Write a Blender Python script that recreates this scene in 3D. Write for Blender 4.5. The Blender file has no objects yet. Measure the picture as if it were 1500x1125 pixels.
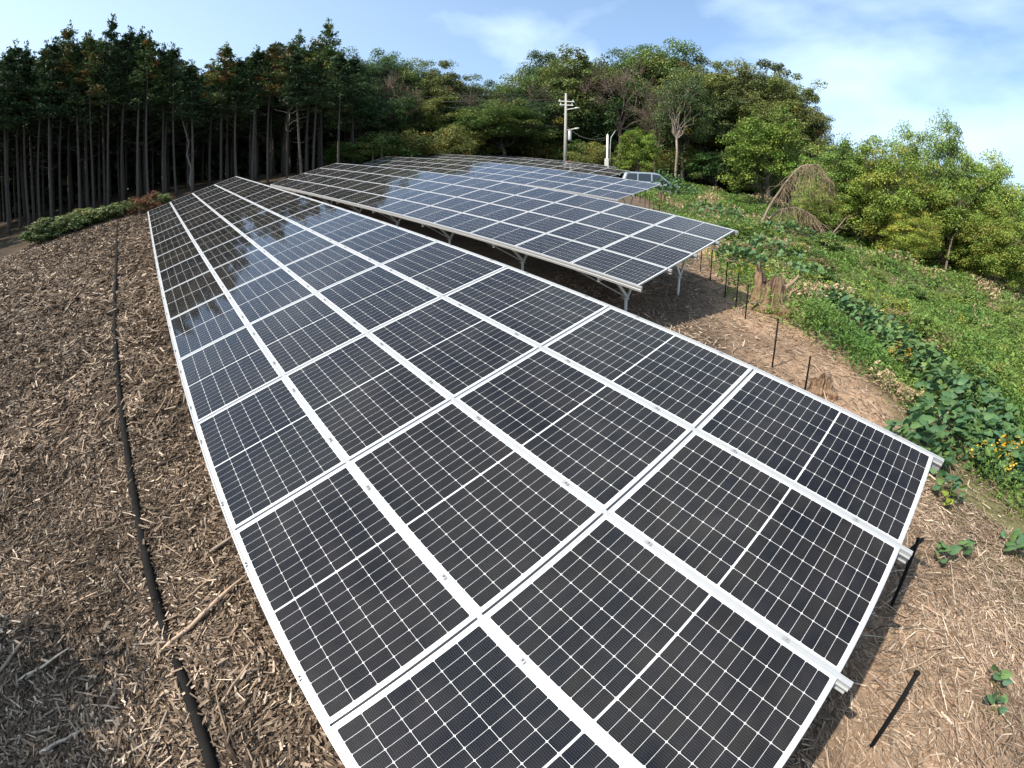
import bpy, math, random
import numpy as np
from mathutils import Matrix, Vector

random.seed(7)
RNG = np.random.default_rng(7)
scene = bpy.context.scene
COL = scene.collection
rad = math.radians

# ------------------------------------------------------------------ camera (wide action-camera lens)
CAM_H = 3.8
KPOLY = (0.05929175939601266, -3.305344660454202e-05, -5.663216432039324e-06, -2.2713882781093615e-07)
CX = np.array([0.999925, 0.003367, 0.011744])      # camera right, down and forward axes in the world
CY = np.array([0.012217, -0.275617, -0.961190])
CZ = np.array([0.0, 0.961262, -0.275637])
cam_data = bpy.data.cameras.new('camera')
cam_data.type = 'PANO'
cam_data.sensor_fit = 'HORIZONTAL'
cam_data.sensor_width = 36.0
cam_data.sensor_height = 27.0
_c = cam_data if hasattr(cam_data, 'fisheye_polynomial_k0') else cam_data.cycles
_c.panorama_type = 'FISHEYE_LENS_POLYNOMIAL'
_c.fisheye_fov = rad(175)
_c.fisheye_polynomial_k0 = 0.0
_c.fisheye_polynomial_k1 = -KPOLY[0]
_c.fisheye_polynomial_k2 = -KPOLY[1]
_c.fisheye_polynomial_k3 = -KPOLY[2]
_c.fisheye_polynomial_k4 = -KPOLY[3]
cam_data.clip_start = 0.05
cam_data.clip_end = 2000
cam = bpy.data.objects.new('camera', cam_data)
COL.objects.link(cam)
cam.matrix_world = Matrix(((CX[0], -CY[0], -CZ[0], 0), (CX[1], -CY[1], -CZ[1], 0), (CX[2], -CY[2], -CZ[2], CAM_H), (0, 0, 0, 1)))
scene.camera = cam

# ------------------------------------------------------------------ sky and sun
SUN_EL, SUN_AZ = 48.0, -120.0          # azimuth measured from +Y (view direction) towards +X
sd = np.array([math.sin(rad(SUN_AZ)) * math.cos(rad(SUN_EL)), math.cos(rad(SUN_AZ)) * math.cos(rad(SUN_EL)), math.sin(rad(SUN_EL))])
world = bpy.data.worlds.new('World')
scene.world = world
world.use_nodes = True
nt = world.node_tree
nt.nodes.clear()
wo = nt.nodes.new('ShaderNodeOutputWorld')
bg = nt.nodes.new('ShaderNodeBackground')
sky = nt.nodes.new('ShaderNodeTexSky')
sky.sky_type = 'NISHITA'
sky.sun_disc = False
sky.sun_elevation = rad(SUN_EL)
sky.sun_rotation = rad(SUN_AZ)
sky.air_density = 1.0
sky.dust_density = 1.0
sky.ozone_density = 1.2
sky.altitude = 80
bg.inputs['Strength'].default_value = 0.12
# thin high cloud: a wispy veil, thicker towards the horizon
tc = nt.nodes.new('ShaderNodeTexCoord')
mp = nt.nodes.new('ShaderNodeMapping')
mp.inputs['Scale'].default_value = (1.3, 1.0, 2.6)
mp.inputs['Rotation'].default_value = (0.0, 0.35, 0.5)
mp.inputs['Location'].default_value = (1.7, 0.4, 0.3)
nz = nt.nodes.new('ShaderNodeTexNoise')
nz.inputs['Scale'].default_value = 1.5
nz.inputs['Detail'].default_value = 7
nz.inputs['Roughness'].default_value = 0.5
nz.inputs['Distortion'].default_value = 0.15
rmp = nt.nodes.new('ShaderNodeMapRange')
rmp.interpolation_type = 'SMOOTHSTEP'
rmp.inputs['From Min'].default_value = 0.36
rmp.inputs['From Max'].default_value = 0.70
rmp.inputs['To Min'].default_value = 0.02
rmp.inputs['To Max'].default_value = 0.62
sep = nt.nodes.new('ShaderNodeSeparateXYZ')
hz = nt.nodes.new('ShaderNodeMapRange')
hz.inputs['From Min'].default_value = 0.0
hz.inputs['From Max'].default_value = 0.92
hz.inputs['To Min'].default_value = 0.92
hz.inputs['To Max'].default_value = 0.0
mxf = nt.nodes.new('ShaderNodeMath')
mxf.operation = 'MAXIMUM'
dt = nt.nodes.new('ShaderNodeVectorMath')          # haze brightens towards the sun
dt.operation = 'DOT_PRODUCT'
dt.inputs[1].default_value = tuple(sd)
au = nt.nodes.new('ShaderNodeMapRange')
au.interpolation_type = 'SMOOTHSTEP'
au.inputs['From Min'].default_value = -0.25
au.inputs['From Max'].default_value = 0.95
au.inputs['To Min'].default_value = 0.34
au.inputs['To Max'].default_value = 1.0
adf = nt.nodes.new('ShaderNodeMath')
adf.operation = 'MULTIPLY'
hsv = nt.nodes.new('ShaderNodeHueSaturation')        # clear dry-air blue
hsv.inputs['Saturation'].default_value = 1.25
hsv.inputs['Value'].default_value = 1.25
mix = nt.nodes.new('ShaderNodeMixRGB')
mix.inputs['Color2'].default_value = (7.4, 8.9, 9.9, 1)
for a_, b_ in ((tc.outputs['Generated'], mp.inputs['Vector']), (mp.outputs['Vector'], nz.inputs['Vector']), (nz.outputs['Fac'], rmp.inputs['Value']),
               (tc.outputs['Generated'], sep.inputs['Vector']), (sep.outputs['Z'], hz.inputs['Value']), (rmp.outputs['Result'], mxf.inputs[0]),
               (tc.outputs['Generated'], dt.inputs[0]), (dt.outputs['Value'], au.inputs['Value']), (au.outputs['Result'], adf.inputs[0]),
               (hz.outputs['Result'], adf.inputs[1]), (adf.outputs[0], mxf.inputs[1]), (mxf.outputs[0], mix.inputs['Fac']), (sky.outputs['Color'], hsv.inputs['Color']), (hsv.outputs['Color'], mix.inputs['Color1']),
               (mix.outputs['Color'], bg.inputs['Color']), (bg.outputs['Background'], wo.inputs['Surface'])):
    nt.links.new(a_, b_)
sun_data = bpy.data.lights.new('sun', 'SUN')
sun_data.energy = 5.0
sun_data.angle = rad(0.53)
sun_data.color = (1.0, 0.93, 0.83)
sun = bpy.data.objects.new('sun', sun_data)
COL.objects.link(sun)
sun.rotation_euler = Vector(sd).to_track_quat('Z', 'Y').to_euler()
vs = scene.view_settings
vs.view_transform = 'Standard'
vs.look = 'None'
vs.exposure = 0.62
vs.gamma = 1.0
vs.use_curve_mapping = False
scene.cycles.max_bounces = 8
scene.cycles.diffuse_bounces = 3
scene.cycles.transparent_max_bounces = 12
scene.cycles.use_denoising = True
scene.cycles.caustics_reflective = False
scene.cycles.caustics_refractive = False

# ------------------------------------------------------------------ pixel helpers (photo pixels, 1500 x 1125)
CAMP = np.array([0, 0, CAM_H])

def ray(px, py):
    u, v = (px - 750) / 750 * 18, (py - 562.5) / 750 * 18
    r = math.hypot(u, v) + 1e-9
    th = KPOLY[0] * r + KPOLY[1] * r * r + KPOLY[2] * r ** 3 + KPOLY[3] * r ** 4
    return math.sin(th) * u / r * CX + math.sin(th) * v / r * CY + math.cos(th) * CZ

def vnoise(x, y, s=1.0, seed=0):
    x = np.asarray(x, float) / s + seed * 17.3
    y = np.asarray(y, float) / s + seed * 9.1
    xi, yi = np.floor(x), np.floor(y)
    fx, fy = x - xi, y - yi
    fx, fy = fx * fx * (3 - 2 * fx), fy * fy * (3 - 2 * fy)
    def h(a, b):
        q = np.sin(a * 127.1 + b * 311.7 + seed * 74.7) * 43758.5453
        return q - np.floor(q)
    return (h(xi, yi) * (1 - fx) + h(xi + 1, yi) * fx) * (1 - fy) + (h(xi, yi + 1) * (1 - fx) + h(xi + 1, yi + 1) * fx) * fy

def gz(x, y):
    """terrain height: a hillside that climbs away from the camera and levels off behind the arrays"""
    x = np.asarray(x, float); y = np.asarray(y, float)
    yy = np.clip(y, -30, 62)
    z = -0.04 * np.clip(x, -60, 45) + 0.2515 * yy - 0.0049 * np.clip(yy - 36, 0, None) ** 2
    z = z - 0.02 * np.clip(y - 66, 0, 60)
    z = z - 0.05 * np.clip(x - 32, 0, 40)
    z = z - 0.95 * np.exp(-(((x - 9.2) / 3.4) ** 2 + ((y - 38.6) / 2.6) ** 2))     # sunken track where the van stands
    z = z + 0.12 * np.exp(-((x - 4.3) ** 2 + (y - 2.6) ** 2) / 3.0)
    z = z + 0.16 * (vnoise(x, y, 4.0, 1) - 0.5) + 0.09 * (vnoise(x, y, 1.3, 2) - 0.5) + 0.04 * (vnoise(x, y, 0.45, 3) - 0.5)
    return z

def gp(px, py, dz=0.0):
    d = ray(px, py)
    lo, hi, t = 0.5, None, 0.5
    while t < 120:
        p = CAMP + d * t
        if p[2] - dz < gz(p[0], p[1]):
            hi = t
            break
        lo = t
        t += 0.25
    if hi is None:
        hi = lo
    for _ in range(30):
        m = (lo + hi) / 2
        p = CAMP + d * m
        if p[2] - dz < gz(p[0], p[1]):
            hi = m
        else:
            lo = m
    p = CAMP + d * hi
    return np.array([p[0], p[1], float(gz(p[0], p[1]))])

def stand(px, py_top, dist):
    """ground point at a horizontal distance under pixel (px, py_top), and the height that reaches that pixel"""
    d = ray(px, py_top)
    h = math.hypot(d[0], d[1])
    x, y = d[0] / h * dist, d[1] / h * dist
    z = float(gz(x, y))
    return np.array([x, y, z]), CAM_H + d[2] / h * dist - z

# ------------------------------------------------------------------ mesh helpers
class MB:
    def __init__(self):
        self.v, self.f4, self.f3, self.c, self.n = [], [], [], [], 0
    def add(self, v, quads=None, tris=None, col=None):
        v = np.asarray(v, float).reshape(-1, 3)
        if quads is not None and len(quads):
            self.f4.append(np.asarray(quads, np.int64).reshape(-1, 4) + self.n)
        if tris is not None and len(tris):
            self.f3.append(np.asarray(tris, np.int64).reshape(-1, 3) + self.n)
        c = np.ones((len(v), 3)) if col is None else np.broadcast_to(np.asarray(col, float), (len(v), 3))
        self.v.append(v); self.c.append(c); self.n += len(v)
        return self
    def box(self, lo, hi, col=None):
        x0, y0, z0 = lo; x1, y1, z1 = hi
        v = [(x0, y0, z0), (x1, y0, z0), (x1, y1, z0), (x0, y1, z0), (x0, y0, z1), (x1, y0, z1), (x1, y1, z1), (x0, y1, z1)]
        return self.add(v, [(0, 3, 2, 1), (4, 5, 6, 7), (0, 1, 5, 4), (1, 2, 6, 5), (2, 3, 7, 6), (3, 0, 4, 7)], col=col)
    def tube(self, pts, radii, sides=6, col=None, cap=True, squash=None):
        pts = np.asarray(pts, float)
        radii = np.broadcast_to(np.asarray(radii, float), (len(pts),))
        tan = np.gradient(pts, axis=0)
        tan /= np.linalg.norm(tan, axis=1)[:, None] + 1e-12
        up = np.array([0, 0, 1.0]) if abs(tan[0][2]) < 0.9 else np.array([1.0, 0, 0])
        a = np.cross(tan, up); a /= np.linalg.norm(a, axis=1)[:, None] + 1e-12
        b = np.cross(tan, a)
        ang = np.arange(sides) * 2 * math.pi / sides
        ring = (a[:, None, :] * np.cos(ang)[None, :, None] + b[:, None, :] * np.sin(ang)[None, :, None]) * radii[:, None, None]
        v = (pts[:, None, :] + ring).reshape(-1, 3)
        n = len(pts)
        i = np.arange(n - 1)[:, None] * sides
        j = np.arange(sides)[None, :]
        k = (j + 1) % sides
        q = np.stack([i + j, i + k, i + sides + k, i + sides + j], -1).reshape(-1, 4)
        t = []
        if cap:
            v = np.vstack([v, pts[0], pts[-1]])
            c0, c1 = n * sides, n * sides + 1
            for s in range(sides):
                t.append((c0, (s + 1) % sides, s))
                t.append((c1, (n - 1) * sides + s, (n - 1) * sides + (s + 1) % sides))
        return self.add(v, q, t, col)
    def extrude(self, prof, x0, x1, col=None):
        """closed (y, z) profile pulled along x, with end caps (prof must fan from its centroid)"""
        p = np.asarray(prof, float); n = len(p)
        v = np.vstack([np.c_[np.full(n, x0), p], np.c_[np.full(n, x1), p]])
        q = [(i, (i + 1) % n, n + (i + 1) % n, n + i) for i in range(n)]
        self.add(v, q, None, col)
        return self
    def arrays(self):
        V = np.vstack(self.v)
        f4 = np.vstack(self.f4) if self.f4 else np.zeros((0, 4), np.int64)
        f3 = np.vstack(self.f3) if self.f3 else np.zeros((0, 3), np.int64)
        return V, f4, f3, np.vstack(self.c)
    def mesh(self, name, mat, smooth=False):
        V, f4, f3, c = self.arrays()
        return raw_mesh(name, V, f4, f3, c, mat, smooth)

def raw_mesh(name, V, f4, f3, c, mat, smooth=False):
    me = bpy.data.meshes.new(name)
    me.vertices.add(len(V))
    me.vertices.foreach_set('co', np.ascontiguousarray(V, np.float32).ravel())
    nl = len(f4) * 4 + len(f3) * 3
    me.loops.add(nl)
    me.loops.foreach_set('vertex_index', np.concatenate([f4.ravel(), f3.ravel()]).astype(np.int32))
    npoly = len(f4) + len(f3)
    me.polygons.add(npoly)
    st = np.concatenate([np.arange(len(f4)) * 4, len(f4) * 4 + np.arange(len(f3)) * 3]).astype(np.int32)
    me.polygons.foreach_set('loop_start', st)
    me.polygons.foreach_set('use_smooth', np.full(npoly, bool(smooth)))
    if c is not None:
        at = me.color_attributes.new('Col', 'FLOAT_COLOR', 'POINT')
        at.data.foreach_set('color', np.c_[c, np.ones(len(c))].astype(np.float32).ravel())
    me.update(calc_edges=True)
    me.validate()
    me.materials.append(mat)
    return me

def obj(name, me, parent=None, loc=None, kind=None):
    o = bpy.data.objects.new(name, me)
    COL.objects.link(o)
    if parent is not None:
        o.parent = parent
    if loc is not None:
        o.location = loc
    if kind:
        o['kind'] = kind
    return o

def tag(o, label, cat, group=None, kind=None):
    o['label'] = label
    o['category'] = cat
    if group:
        o['group'] = group
    if kind:
        o['kind'] = kind
    return o

def empty(name, label, cat, loc=(0, 0, 0), group=None, rz=0.0):
    o = bpy.data.objects.new(name, None)
    COL.objects.link(o)
    o.empty_display_size = 0.2
    o.location = loc
    o.rotation_euler = (0, 0, rz)
    return tag(o, label, cat, group)

# ------------------------------------------------------------------ materials
def new_mat(name):
    m = bpy.data.materials.new(name)
    m.use_nodes = True
    n = m.node_tree
    b = n.nodes.get('Principled BSDF')
    return m, n, b

def simple(name, col, rough=0.6, metal=0.0, noise=0.0, nscale=8.0, bump=0.0, spec=0.5):
    m, n, b = new_mat(name)
    b.inputs['Roughness'].default_value = rough
    b.inputs['Metallic'].default_value = metal
    b.inputs['Specular IOR Level'].default_value = spec
    tcn = n.nodes.new('ShaderNodeTexCoord')
    nzn = n.nodes.new('ShaderNodeTexNoise')
    nzn.inputs['Scale'].default_value = nscale
    nzn.inputs['Detail'].default_value = 5
    n.links.new(tcn.outputs['Object'], nzn.inputs['Vector'])
    mr = n.nodes.new('ShaderNodeMapRange')
    mr.inputs['To Min'].default_value = 1 - noise
    mr.inputs['To Max'].default_value = 1 + noise
    n.links.new(nzn.outputs['Fac'], mr.inputs['Value'])
    mx = n.nodes.new('ShaderNodeVectorMath')
    mx.operation = 'SCALE'
    mx.inputs[0].default_value = col
    n.links.new(mr.outputs['Result'], mx.inputs['Scale'])
    n.links.new(mx.outputs['Vector'], b.inputs['Base Color'])
    if bump:
        bp = n.nodes.new('ShaderNodeBump')
        bp.inputs['Strength'].default_value = bump
        bp.inputs['Distance'].default_value = 0.02
        n.links.new(nzn.outputs['Fac'], bp.inputs['Height'])
        n.links.new(bp.outputs['Normal'], b.inputs['Normal'])
    return m

def attr_mat(name, rough=0.7, transl=0.0, spec=0.3, rand=0.0, noise=0.0, nscale=6.0, bump=0.0):
    """colour from the mesh's own colour attribute, shifted a little per object"""
    m, n, b = new_mat(name)
    at = n.nodes.new('ShaderNodeAttribute')
    at.attribute_name = 'Col'
    out = at.outputs['Color']
    if rand:
        oi = n.nodes.new('ShaderNodeObjectInfo')
        mr = n.nodes.new('ShaderNodeMapRange')
        mr.inputs['To Min'].default_value = 1 - rand
        mr.inputs['To Max'].default_value = 1 + rand
        n.links.new(oi.outputs['Random'], mr.inputs['Value'])
        hs = n.nodes.new('ShaderNodeHueSaturation')
        n.links.new(mr.outputs['Result'], hs.inputs['Value'])
        mr2 = n.nodes.new('ShaderNodeMapRange')
        mr2.inputs['To Min'].default_value = 0.5 + 0.06 * rand
        mr2.inputs['To Max'].default_value = 0.5 - 0.06 * rand
        n.links.new(oi.outputs['Random'], mr2.inputs['Value'])
        n.links.new(mr2.outputs['Result'], hs.inputs['Hue'])
        n.links.new(out, hs.inputs['Color'])
        out = hs.outputs['Color']
    if noise or bump:
        tcn = n.nodes.new('ShaderNodeTexCoord')
        nzn = n.nodes.new('ShaderNodeTexNoise')
        nzn.inputs['Scale'].default_value = nscale
        nzn.inputs['Detail'].default_value = 6
        nzn.inputs['Roughness'].default_value = 0.65
        n.links.new(tcn.outputs['Object'], nzn.inputs['Vector'])
        mr = n.nodes.new('ShaderNodeMapRange')
        mr.inputs['From Min'].default_value = 0.25
        mr.inputs['From Max'].default_value = 0.75
        mr.inputs['To Min'].default_value = 1 - noise
        mr.inputs['To Max'].default_value = 1 + noise
        n.links.new(nzn.outputs['Fac'], mr.inputs['Value'])
        sc = n.nodes.new('ShaderNodeVectorMath')
        sc.operation = 'SCALE'
        n.links.new(out, sc.inputs[0])
        n.links.new(mr.outputs['Result'], sc.inputs['Scale'])
        out = sc.outputs['Vector']
        if bump:
            bp = n.nodes.new('ShaderNodeBump')
            bp.inputs['Strength'].default_value = bump
            bp.inputs['Distance'].default_value = 0.03
            n.links.new(nzn.outputs['Fac'], bp.inputs['Height'])
            n.links.new(bp.outputs['Normal'], b.inputs['Normal'])
    n.links.new(out, b.inputs['Base Color'])
    b.inputs['Roughness'].default_value = rough
    b.inputs['Specular IOR Level'].default_value = spec
    if transl:
        tr = n.nodes.new('ShaderNodeBsdfTranslucent')
        n.links.new(out, tr.inputs['Color'])
        ms = n.nodes.new('ShaderNodeMixShader')
        ms.inputs['Fac'].default_value = transl
        o = n.nodes.get('Material Output')
        n.links.new(b.outputs['BSDF'], ms.inputs[1])
        n.links.new(tr.outputs['BSDF'], ms.inputs[2])
        n.links.new(ms.outputs['Shader'], o.inputs['Surface'])
    return m

M_alu = simple('anodised_aluminium', (0.52, 0.525, 0.53), 0.45, 0.5, 0.06, 30)
M_rail = simple('mill_aluminium_rail', (0.40, 0.405, 0.40), 0.5, 0.4, 0.10, 18)
M_steel = simple('galvanised_steel', (0.50, 0.51, 0.50), 0.5, 0.45, 0.18, 25)
M_back = simple('white_backsheet', (0.72, 0.73, 0.74), 0.45, 0, 0.03, 10)
M_black = simple('black_plastic', (0.007, 0.007, 0.0075), 0.85, 0, 0.3, 30, spec=0.15)
M_leaf = attr_mat('foliage', 0.55, 0.28, 0.30, 0.22)
M_needle = attr_mat('conifer_foliage', 0.65, 0.18, 0.2, 0.2)
M_bark = attr_mat('bark', 0.9, 0, 0.15, 0.15, 0.35, 9, 0.6)
M_wood = attr_mat('weathered_wood', 0.85, 0, 0.2, 0.12, 0.3, 14, 0.5)
M_chip = attr_mat('wood_chip', 0.85, 0, 0.2)
M_ground = attr_mat('earth', 0.95, 0, 0.1, 0, 0.45, 7.0, 0.8)

# solar cell: near-black silicon with fine silver finger lines across it
M_cell, n_, b_ = new_mat('solar_cell')
tcn = n_.nodes.new('ShaderNodeTexCoord')
sp = n_.nodes.new('ShaderNodeSeparateXYZ')
n_.links.new(tcn.outputs['Object'], sp.inputs['Vector'])
mu = n_.nodes.new('ShaderNodeMath'); mu.operation = 'MULTIPLY'; mu.inputs[1].default_value = 1 / 0.01385
n_.links.new(sp.outputs['Y'], mu.inputs[0])
fr = n_.nodes.new('ShaderNodeMath'); fr.operation = 'FRACT'
n_.links.new(mu.outputs[0], fr.inputs[0])
lt = n_.nodes.new('ShaderNodeMath'); lt.operation = 'LESS_THAN'; lt.inputs[1].default_value = 0.24
n_.links.new(fr.outputs[0], lt.inputs[0])
oi_ = n_.nodes.new('ShaderNodeObjectInfo')
cr_ = n_.nodes.new('ShaderNodeValToRGB')
cr_.color_ramp.elements[0].color = (0.003, 0.0042, 0.0085, 1)
cr_.color_ramp.elements[1].color = (0.0095, 0.0085, 0.0082, 1)
n_.links.new(oi_.outputs['Random'], cr_.inputs['Fac'])
mc = n_.nodes.new('ShaderNodeMixRGB')
mc.inputs['Color2'].default_value = (0.026, 0.026, 0.026, 1)
n_.links.new(cr_.outputs['Color'], mc.inputs['Color1'])
n_.links.new(lt.outputs[0], mc.inputs['Fac'])
n_.links.new(mc.outputs['Color'], b_.inputs['Base Color'])
b_.inputs['Roughness'].default_value = 0.6
b_.inputs['Specular IOR Level'].default_value = 0.02

# front glass: clear sheet, reflection by Fresnel with a faintly textured surface
M_glass, n_, b_ = new_mat('panel_glass')
n_.nodes.remove(b_)
trn = n_.nodes.new('ShaderNodeBsdfTransparent')
trn.inputs['Color'].default_value = (0.97, 0.98, 0.98, 1)
gl = n_.nodes.new('ShaderNodeBsdfGlossy')
gl.inputs['Roughness'].default_value = 0.045
gl.inputs['Color'].default_value = (0.92, 0.95, 1.0, 1)
frn = n_.nodes.new('ShaderNodeFresnel')
frn.inputs['IOR'].default_value = 1.33
ms = n_.nodes.new('ShaderNodeMixShader')
n_.links.new(frn.outputs['Fac'], ms.inputs['Fac'])
n_.links.new(trn.outputs['BSDF'], ms.inputs[1])
n_.links.new(gl.outputs['BSDF'], ms.inputs[2])
dus = n_.nodes.new('ShaderNodeBsdfDiffuse')         # thin uneven film of dust and dried rain marks
dus.inputs['Color'].default_value = (0.42, 0.36, 0.29, 1)
tcn = n_.nodes.new('ShaderNodeTexCoord')
oi_ = n_.nodes.new('ShaderNodeObjectInfo')
ad_ = n_.nodes.new('ShaderNodeVectorMath'); ad_.operation = 'ADD'
sc_ = n_.nodes.new('ShaderNodeVectorMath'); sc_.operation = 'SCALE'
sc_.inputs[0].default_value = (31.0, 17.0, 5.0)
n_.links.new(oi_.outputs['Random'], sc_.inputs['Scale'])
n_.links.new(tcn.outputs['Object'], ad_.inputs[0]); n_.links.new(sc_.outputs['Vector'], ad_.inputs[1])
nd_ = n_.nodes.new('ShaderNodeTexNoise'); nd_.inputs['Scale'].default_value = 2.2; nd_.inputs['Detail'].default_value = 8; nd_.inputs['Roughness'].default_value = 0.7
n_.links.new(ad_.outputs['Vector'], nd_.inputs['Vector'])
md_ = n_.nodes.new('ShaderNodeMapRange')
md_.inputs['From Min'].default_value = 0.35; md_.inputs['From Max'].default_value = 0.8
md_.inputs['To Min'].default_value = 0.0; md_.inputs['To Max'].default_value = 0.05
n_.links.new(nd_.outputs['Fac'], md_.inputs['Value'])
ms2 = n_.nodes.new('ShaderNodeMixShader')
n_.links.new(md_.outputs['Result'], ms2.inputs['Fac'])
n_.links.new(ms.outputs['Shader'], ms2.inputs[1])
n_.links.new(dus.outputs['BSDF'], ms2.inputs[2])
n_.links.new(ms2.outputs['Shader'], n_.nodes.get('Material Output').inputs['Surface'])

# ------------------------------------------------------------------ ground
def zone_colour(x, y):
    """base earth colours: brown chip mulch, reddish earth at the array ends, leaf litter under the trees, weedy soil"""
    n1 = vnoise(x, y, 2.3, 11); n2 = vnoise(x, y, 0.6, 12); n3 = vnoise(x, y, 7, 13)
    mul = np.array([0.115, 0.083, 0.058])[None] * (0.55 + 0.9 * (0.5 * n1 + 0.5 * n2))[:, None]
    red = np.array([0.27, 0.18, 0.115])[None] * (0.7 + 0.6 * n2)[:, None]
    weed = np.array([0.095, 0.088, 0.04])[None] * (0.6 + 0.8 * n1)[:, None]
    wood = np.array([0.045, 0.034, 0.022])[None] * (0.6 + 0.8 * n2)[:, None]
    def ss(a, lo, hi):
        t = np.clip((a - lo) / (hi - lo), 0, 1)
        return (t * t * (3 - 2 * t))[:, None]
    # right-hand boundary between mulch and earth, then weeds
    edge = 1.5 + 0.28 * y
    c = mul * (1 - ss(x - edge + n3, 0.3, 1.6)) + red * ss(x - edge + n3, 0.3, 1.6)
    wedge = 4.2 + 0.26 * y
    w = ss(x - wedge + 1.6 * n1 - 0.8, 0.2, 1.6) * ss(y + 0.9 * (x - 4), 3.2, 5.2)
    c = c * (1 - w) + weed * w
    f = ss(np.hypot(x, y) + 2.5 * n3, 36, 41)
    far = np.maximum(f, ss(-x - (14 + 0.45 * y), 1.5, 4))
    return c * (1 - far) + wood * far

gx = np.concatenate([np.arange(-90, -26, 2.0), np.arange(-26, -6, 0.4), np.arange(-6, 9, 0.12), np.arange(9, 30, 0.35), np.arange(30, 91, 2.5)])
gy = np.concatenate([np.arange(-30, -2, 2.0), np.arange(-2, 14, 0.12), np.arange(14, 50, 0.4), np.arange(50, 130, 2.5)])
GX, GY = np.meshgrid(gx, gy)
fx, fy = GX.ravel(), GY.ravel()
Vg = np.c_[fx, fy, gz(fx, fy)]
nx, ny = len(gx), len(gy)
ii = (np.arange(ny - 1)[:, None] * nx + np.arange(nx - 1)[None, :]).ravel()
Fg = np.stack([ii, ii + 1, ii + nx + 1, ii + nx], 1)
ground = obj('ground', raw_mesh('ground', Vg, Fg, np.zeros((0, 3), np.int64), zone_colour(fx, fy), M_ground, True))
tag(ground, 'sloping hillside of brown mulch and bare reddish earth', 'ground', kind='structure')

# ------------------------------------------------------------------ solar arrays
TM = np.array([[0.654582, 0.74687, -0.117075], [-0.726571, 0.578739, -0.370345], [-0.208844, 0.327485, 0.921487]])
TC = np.array([-0.526007, 0.632673, 2.645551])
PU, PV = 1.7728, 1.08                 # panel pitch along and across the array
LU, LV = 1.755, 1.042                 # panel size
NC, NR = 14, 4

def rod(w):
    w = np.asarray(w, float); t = np.linalg.norm(w)
    if t < 1e-9:
        return np.eye(3)
    k = w / t
    K = np.array([[0, -k[2], k[1]], [k[2], 0, -k[0]], [-k[1], k[0], 0]])
    return np.eye(3) + math.sin(t) * K + (1 - math.cos(t)) * K @ K

# shared panel meshes, local origin at the panel's middle, z = 0 at the frame's top
def frame_mesh():
    m = MB(); w = 0.011; hx, hy = LU / 2, LV / 2
    for lo, hi in (((-hx, -hy, -0.035), (hx, -hy + w, 0)), ((-hx, hy - w, -0.035), (hx, hy, 0)),
                   ((-hx, -hy + w, -0.035), (-hx + w, hy - w, 0)), ((hx - w, -hy + w, -0.035), (hx, hy - w, 0))):
        m.box(lo, hi)
    return m.mesh('panel_frame', M_alu)

def back_mesh():
    return MB().box((-LU / 2 + 0.0112, -LV / 2 + 0.0112, -0.009), (LU / 2 - 0.0112, LV / 2 - 0.0112, -0.0048)).mesh('backsheet', M_back)

CPU, CPV, CW, CH = 0.0838, 0.1672, 0.0818, 0.1648
def cell_pts():
    ch = 0.0065; x, y = CW / 2, CH / 2
    return np.array([(-x + ch, -y), (x - ch, -y), (x, -y + ch), (x, y - ch), (x - ch, y), (-x + ch, y), (-x, y - ch), (-x, -y + ch)])

def cell_centres():
    out = []
    for i in range(20):
        xx = (i - 9.5) * CPU + (0.006 if i >= 10 else -0.006)
        for j in range(6):
            out.append((xx, (j - 2.5) * CPV))
    return out
_oct_t = [(0, 1, 2), (0, 2, 3), (0, 3, 4), (0, 4, 5), (0, 5, 6), (0, 6, 7)]
_oct_q = [(0, 1, 2, 7), (7, 2, 3, 6), (6, 3, 4, 5)]
def cells_mesh(single=False):
    m = MB(); p = cell_pts()
    for cx_, cy_ in ([(0, 0)] if single else cell_centres()):
        m.add(np.c_[p[:, 0] + cx_, p[:, 1] + cy_, np.zeros(8)], _oct_q)
    return m.mesh('cell' if single else 'cell_sheet', M_cell)

def glass_mesh():
    x, y = LU / 2 - 0.0112, LV / 2 - 0.0112
    return MB().add([(-x, -y, 0), (x, -y, 0), (x, y, 0), (-x, y, 0)], [(0, 1, 2, 3)]).mesh('glass_pane', M_glass)

ME_frame, ME_back, ME_cells, ME_cell1, ME_glass = frame_mesh(), back_mesh(), cells_mesh(), cells_mesh(True), glass_mesh()

RAIL_MID = [(-0.0185, -0.0035), (-0.010, -0.0035), (-0.010, -0.008), (0.010, -0.008), (0.010, -0.0035), (0.0185, -0.0035),
            (0.0185, -0.036), (0.034, -0.036), (0.034, -0.042), (0.013, -0.042), (0.013, -0.100), (0.024, -0.100), (0.024, -0.106),
            (-0.024, -0.106), (-0.024, -0.100), (-0.013, -0.100), (-0.013, -0.042), (-0.034, -0.042), (-0.034, -0.036), (-0.0185, -0.036)]
RAIL_LOW = [(0.0185, -0.002), (0.0185, -0.036), (0.034, -0.036), (0.034, -0.042), (0.020, -0.042), (0.020, -0.106), (-0.030, -0.106), (-0.030, -0.060), (-0.024, -0.056), (-0.024, -0.004), (-0.010, -0.004), (-0.010, -0.010), (0.006, -0.010), (0.006, -0.002)]
RAIL_TOP = [(-y, z) for y, z in RAIL_LOW][::-1]
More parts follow.
